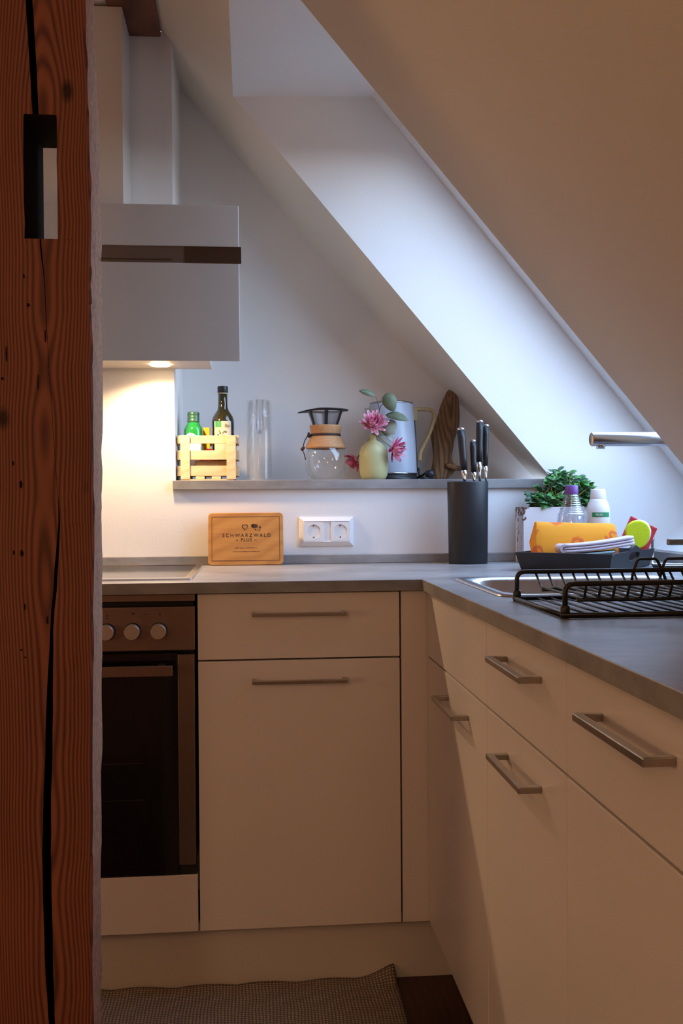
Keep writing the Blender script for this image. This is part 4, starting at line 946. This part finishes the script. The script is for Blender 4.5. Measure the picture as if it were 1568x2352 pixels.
# white bottle
bx, by = .9110, 2.5620
t = thing('lotion_bottle', 'white plastic bottle with a green band beside the purple-capped bottle', 'bottle', (bx,by,TZ))
MB().lathe([(.0,.001),(.028,.001),(.0302,.004),(.0305,.135),(.0298,.145),(.0262,.157),(.0225,.164),(.0215,.168)], (bx,by,TZ), 48, cap0=False).build('bottle_body', M['whiteplastic'], t)
MB().lathe([(.0205,.168),(.0210,.170),(.0190,.192),(.0175,.1945),(.0,.195)], (bx,by,TZ), 40, cap1=False).build('cap', M['whiteplastic'], t)
bd = curved(bx,by,.0309,-140,-45,TZ+.121,TZ+.1335).build('band', M['greenlabel'], t, recalc=False)
text_mesh('lettering', '99,9%', .0080, M['whitelabel'], bd, Matrix.Translation((bx-.0075,by-.0302,TZ+.1245)) @ Matrix.Rotation(math.radians(-14),4,'Z') @ Matrix.Rotation(PI/2,4,'X'))
# sponge and red packet
m = MB(); c = Vector((.9825,2.478,1.0000)); 
def oval(k, off, dy): return [(c.x+off+k*.0325*math.cos(a)*(1+.12*math.sin(a)), c.y+dy, c.z+off*.2+k*.0365*math.sin(a)) for a in [2*PI*i/36 for i in range(36)]]
t = thing('sponge', 'lime yellow and white round sponge leaning in the tray', 'sponge', (c.x,c.y,c.z-.036))
MB().loft([oval(.90,-.001,-.011),oval(.98,0,-.009),oval(1.0,0,-.003),oval(1.0,.001,0)], True, True, True).build('yellow_side', M['lime'], t)
MB().loft([oval(1.0,.0012,.0003),oval(1.0,.008,.006),oval(.95,.010,.012)], True, True, True).build('white_side', M['spongewhite'], t)
m = MB(); c2 = Vector((1.0020,2.515,.9985)); R2 = Matrix.Translation(c2) @ Matrix.Rotation(math.radians(25),4,'Y')
st = 0; m.loft([[(sx*.0395*k,dy,sz*.0360*k) for sx, sz in ((-1,-1),(1,-1),(1,1),(-1,1))] for k, dy in ((.97,-.004),(1,0),(.97,.004))], True, True, False)
m.xf(R2); t = tag(m.build('red_sachet', M['red'], base=c2, bevel=.001), 'shiny red sachet propped behind the sponge', 'sachet')
m = MB(); m.box(-.038,.038,-.0046,-.0040,.0275,.0295); m.xf(R2); m.build('seal_line', plain('dark_red_seal', (.33,.012,.02), .4), t)
# small things right of the tray
tag(MB().lathe([(.010,0),(.010,.003),(.0042,.005),(.0038,.062),(.0052,.064),(.0052,.0725),(.0,.073)], (1.0765,2.605,CT), 20, cap1=False).build('drain_knob', M['steel'], base=(1.0765,2.605,CT)), 'slim steel pull knob standing upright behind the right end of the tray', 'knob')
t = thing('soap_dish', 'flat black soap dish with shiny rim right of the tray', 'soap dish', (1.045,2.40,CT))
MB().loft([rrect(1.045,2.405,.040,.028,.010,CT),rrect(1.045,2.405,.045,.032,.012,CT+.010)], True, True, True).build('dish', M['blackplastic'], t)
MB().tube(rrect(1.045,2.405,.045,.032,.012,CT+.011), .0016, 6, closed=True).build('dish_rim', M['chrome'], t)

# ------------------------------------------------------------------ potted plant
px0, px1, py0, py1, pz1 = .7535, .9550, 2.722, 2.806, 1.0715
t = thing('potted_plant', 'bushy green plant in a chipped white planter in the corner', 'plant', (px0,py0,CT))
m = MB(); k = .006
m.box(px0,px1,py0,py0+k,CT,pz1); m.box(px0,px1,py1-k,py1,CT,pz1); m.box(px0,px0+k,py0+k,py1-k,CT,pz1); m.box(px1-k,px1,py0+k,py1-k,CT,pz1); m.box(px0+k,px1-k,py0+k,py1-k,CT,CT+k)
m.build('planter', M['chipped'], t, bevel=.0012)
MB().box(px0+k,px1-k,py0+k,py1-k,CT+.10,pz1-.012).build('soil', plain('soil', (.03,.02,.014), .95), t)
rnd = random.Random(21); fo = MB(); stm = MB()
for s_ in range(125):
    bx = rnd.uniform(px0+.03,px1-.02); by = rnd.uniform(py0+.015,py1-.015)
    f_ = rnd.random(); tx = rnd.uniform(.786,.958); hmax = .082*math.exp(-((tx-.880)/.072)**2)+.022
    tz = pz1 + hmax*(rnd.uniform(.55,1.0) if s_ < 70 else rnd.uniform(.12,.6)); ty = by + rnd.uniform(-.028,.012)
    if tx < .83 and rnd.random() < .5: tz = pz1+rnd.uniform(.004,.03)
    top = Vector((tx,min(ty,2.79),tz)); stm.tube([(bx,by,pz1-.012),((bx*.6+tx*.4),(by+ty)/2+.004,(pz1+tz)/2-.004),top], .0012, 5)
    for k_ in range(rnd.randint(5,7)):
        a = rnd.uniform(0,2*PI); el = rnd.uniform(-.25,.95); dv = Vector((math.cos(a)*math.cos(el),math.sin(a)*math.cos(el)*.8-.15,math.sin(el)))
        upv = Vector((rnd.uniform(-.3,.3),rnd.uniform(-.9,-.2),1.0)); b0 = top+Vector((0,0,-.004*k_*.6))
        tip = b0+dv*.02
        if tip.y > 2.815: dv.y = -abs(dv.y)
        petal(fo, b0, dv, upv, rnd.uniform(.017,.025), rnd.uniform(.013,.0185), -.15, 0 if rnd.random() < .62 else 1, 4, .3)
stm.build('stems', M['stem'], t); fo.build('foliage', [M['leaf'], M['leafdark']], t)

# ------------------------------------------------------------------ rug
rm = MB(); nx, ny = 70, 60; X0, X1, Y0, Y1 = -.72, .312, 1.67, 2.246; G = []; rnd = random.Random(6)
for j in range(ny+1):
    row = []
    for i in range(nx+1):
        u_, v_ = i/nx, j/ny; x = X0+(X1-X0)*u_; y = Y0+(Y1-Y0)*v_
        x += .006*(1-v_)*u_ + .004*math.sin(v_*9)*(u_ > .9); y -= .004*math.sin(u_*11)*(v_ > .9)+ .010*(1-u_)*v_
        z = .0065+.0025*math.sin(x*17+y*5)*math.sin(y*13)
        cd = math.hypot(max(0,x-.262)/.05, max(0,y-2.200)/.045); ce = min(max(0,(x-.255)/.055),1)*min(max(0,(y-2.19)/.055),1)
        z += .020*ce**1.5 + .006*max(0,(y-2.205)/.04)*abs(math.sin(x*23+1))
        row.append((x,y,z))
    G.append(row)
rm.loft(G, False, False, True, False)
rm.loft([[(x,y,z-.006) for x,y,z in r] for r in G], False, False, True, False)
def skirt(e): rm.loft([e,[(x,y,z-.006) for x,y,z in e]], False, False, False, False)
skirt(G[0]); skirt(G[-1]); skirt([r[0] for r in G]); skirt([r[-1] for r in G])
tag(rm.build('jute_rug', M['rug'], base=(0,1.7,0)), 'coarse woven jute rug on the floor in front of the cabinets, corner curled', 'rug')

# ------------------------------------------------------------------ light
wd = bpy.data.worlds.new('overcast_sky'); scn.world = wd; wd.use_nodes = True; nt = wd.node_tree; L = nt.links
bg = nt.nodes['Background']; tc = N(nt, 'ShaderNodeTexCoord'); sp = N(nt, 'ShaderNodeSeparateXYZ'); L.new(tc.outputs['Generated'], sp.inputs[0])
r = N(nt, 'ShaderNodeValToRGB'); e = r.color_ramp.elements
e[0].position = .490; e[0].color = (.03,.03,.03,1); e[1].position = .502; e[1].color = (.84,.92,1.0,1)
x = e.new(.55); x.color = (.66,.80,1.0,1); x = e.new(.66); x.color = (.38,.54,.80,1); x = e.new(1.0); x.color = (.27,.41,.68,1)
mr = N(nt, 'ShaderNodeMapRange'); setin(mr, From_Min=-1.0, From_Max=1.0); L.new(sp.outputs['Z'], mr.inputs['Value']); L.new(mr.outputs[0], r.inputs['Fac'])
L.new(r.outputs['Color'], bg.inputs['Color']); bg.inputs['Strength'].default_value = 13
def area(name, loc, rot, sx, sy, power, color, portal=False, spread=PI):
    l = bpy.data.lights.new(name, 'AREA'); l.shape = 'RECTANGLE'; l.size = sx; l.size_y = sy; l.energy = power; l.color = color; l.spread = spread
    if portal: l.cycles.is_portal = True
    o = bpy.data.objects.new(name, l); COL.objects.link(o); o.location = loc; o.rotation_euler = rot; return o
# daylight portal over the roof window
pc = Vector(W(LEN/2,(RY+WY)/2,.12)); po = area('sky_portal', pc, (0,0,0), LEN+.1, WY-RY, 1, (1,1,1), True)
po.rotation_euler = (-nrm).to_track_quat('-Z','Y').to_euler()
zq = -nrm; xq = d; yq = (-zq).cross(xq)
po.matrix_world = Matrix.Translation(pc) @ Matrix((xq, yq, -zq)).transposed().to_4x4()
for i, (lx, ly) in enumerate(LAMPS):
    l = bpy.data.lights.new('hood_lamp', 'SPOT'); l.energy = 16; l.color = (1,.66,.36); l.spot_size = math.radians(160); l.spot_blend = .6; l.shadow_soft_size = .018
    o = bpy.data.objects.new('hood_lamp', l); COL.objects.link(o); o.location = (lx,ly,1.452)
for loc, e_, sz_, cl_ in (((-1.65,.80,.98), 14.5, .20, (1,.60,.31)), ((-.75,-1.35,1.75), 21, .16, (1,.64,.39))):  # unseen warm fill lights, added to brighten fronts and slope
    l = bpy.data.lights.new('warm_fill', 'POINT'); l.energy = e_; l.color = cl_; l.shadow_soft_size = sz_
    o = bpy.data.objects.new('warm_fill', l); COL.objects.link(o); o.location = loc

# ------------------------------------------------------------------ camera
F, CX, CY = 2290.0, 784.0, 1176.0
yaw, pitch, roll = .0898, .0074, -.0071
fwd = Vector((math.sin(yaw), math.cos(yaw), 0)); right = Vector((math.cos(yaw), -math.sin(yaw), 0)); up = Vector((0,0,1))
f2 = fwd*math.cos(pitch)-up*math.sin(pitch); u2 = up*math.cos(pitch)+fwd*math.sin(pitch)
r3 = right*math.cos(roll)+u2*math.sin(roll); u3 = u2*math.cos(roll)-right*math.sin(roll)
cam = bpy.data.cameras.new('camera'); cam.sensor_fit = 'VERTICAL'; cam.sensor_height = 36; cam.lens = 36*F/2352; cam.clip_start = .02
co = bpy.data.objects.new('camera', cam); COL.objects.link(co)
co.matrix_world = Matrix.Translation((0,0,1.082)) @ Matrix((r3, u3, -f2)).transposed().to_4x4()
scn.camera = co
scn.view_settings.view_transform = 'Standard'; scn.view_settings.look = 'None'; scn.view_settings.gamma = 1; scn.view_settings.use_curve_mapping = False
scn.view_settings.exposure = 0.0
scn.cycles.use_denoising = True
scn.cycles.max_bounces = 10; scn.cycles.diffuse_bounces = 6; scn.cycles.transparent_max_bounces = 24; scn.cycles.sample_clamp_indirect = 6
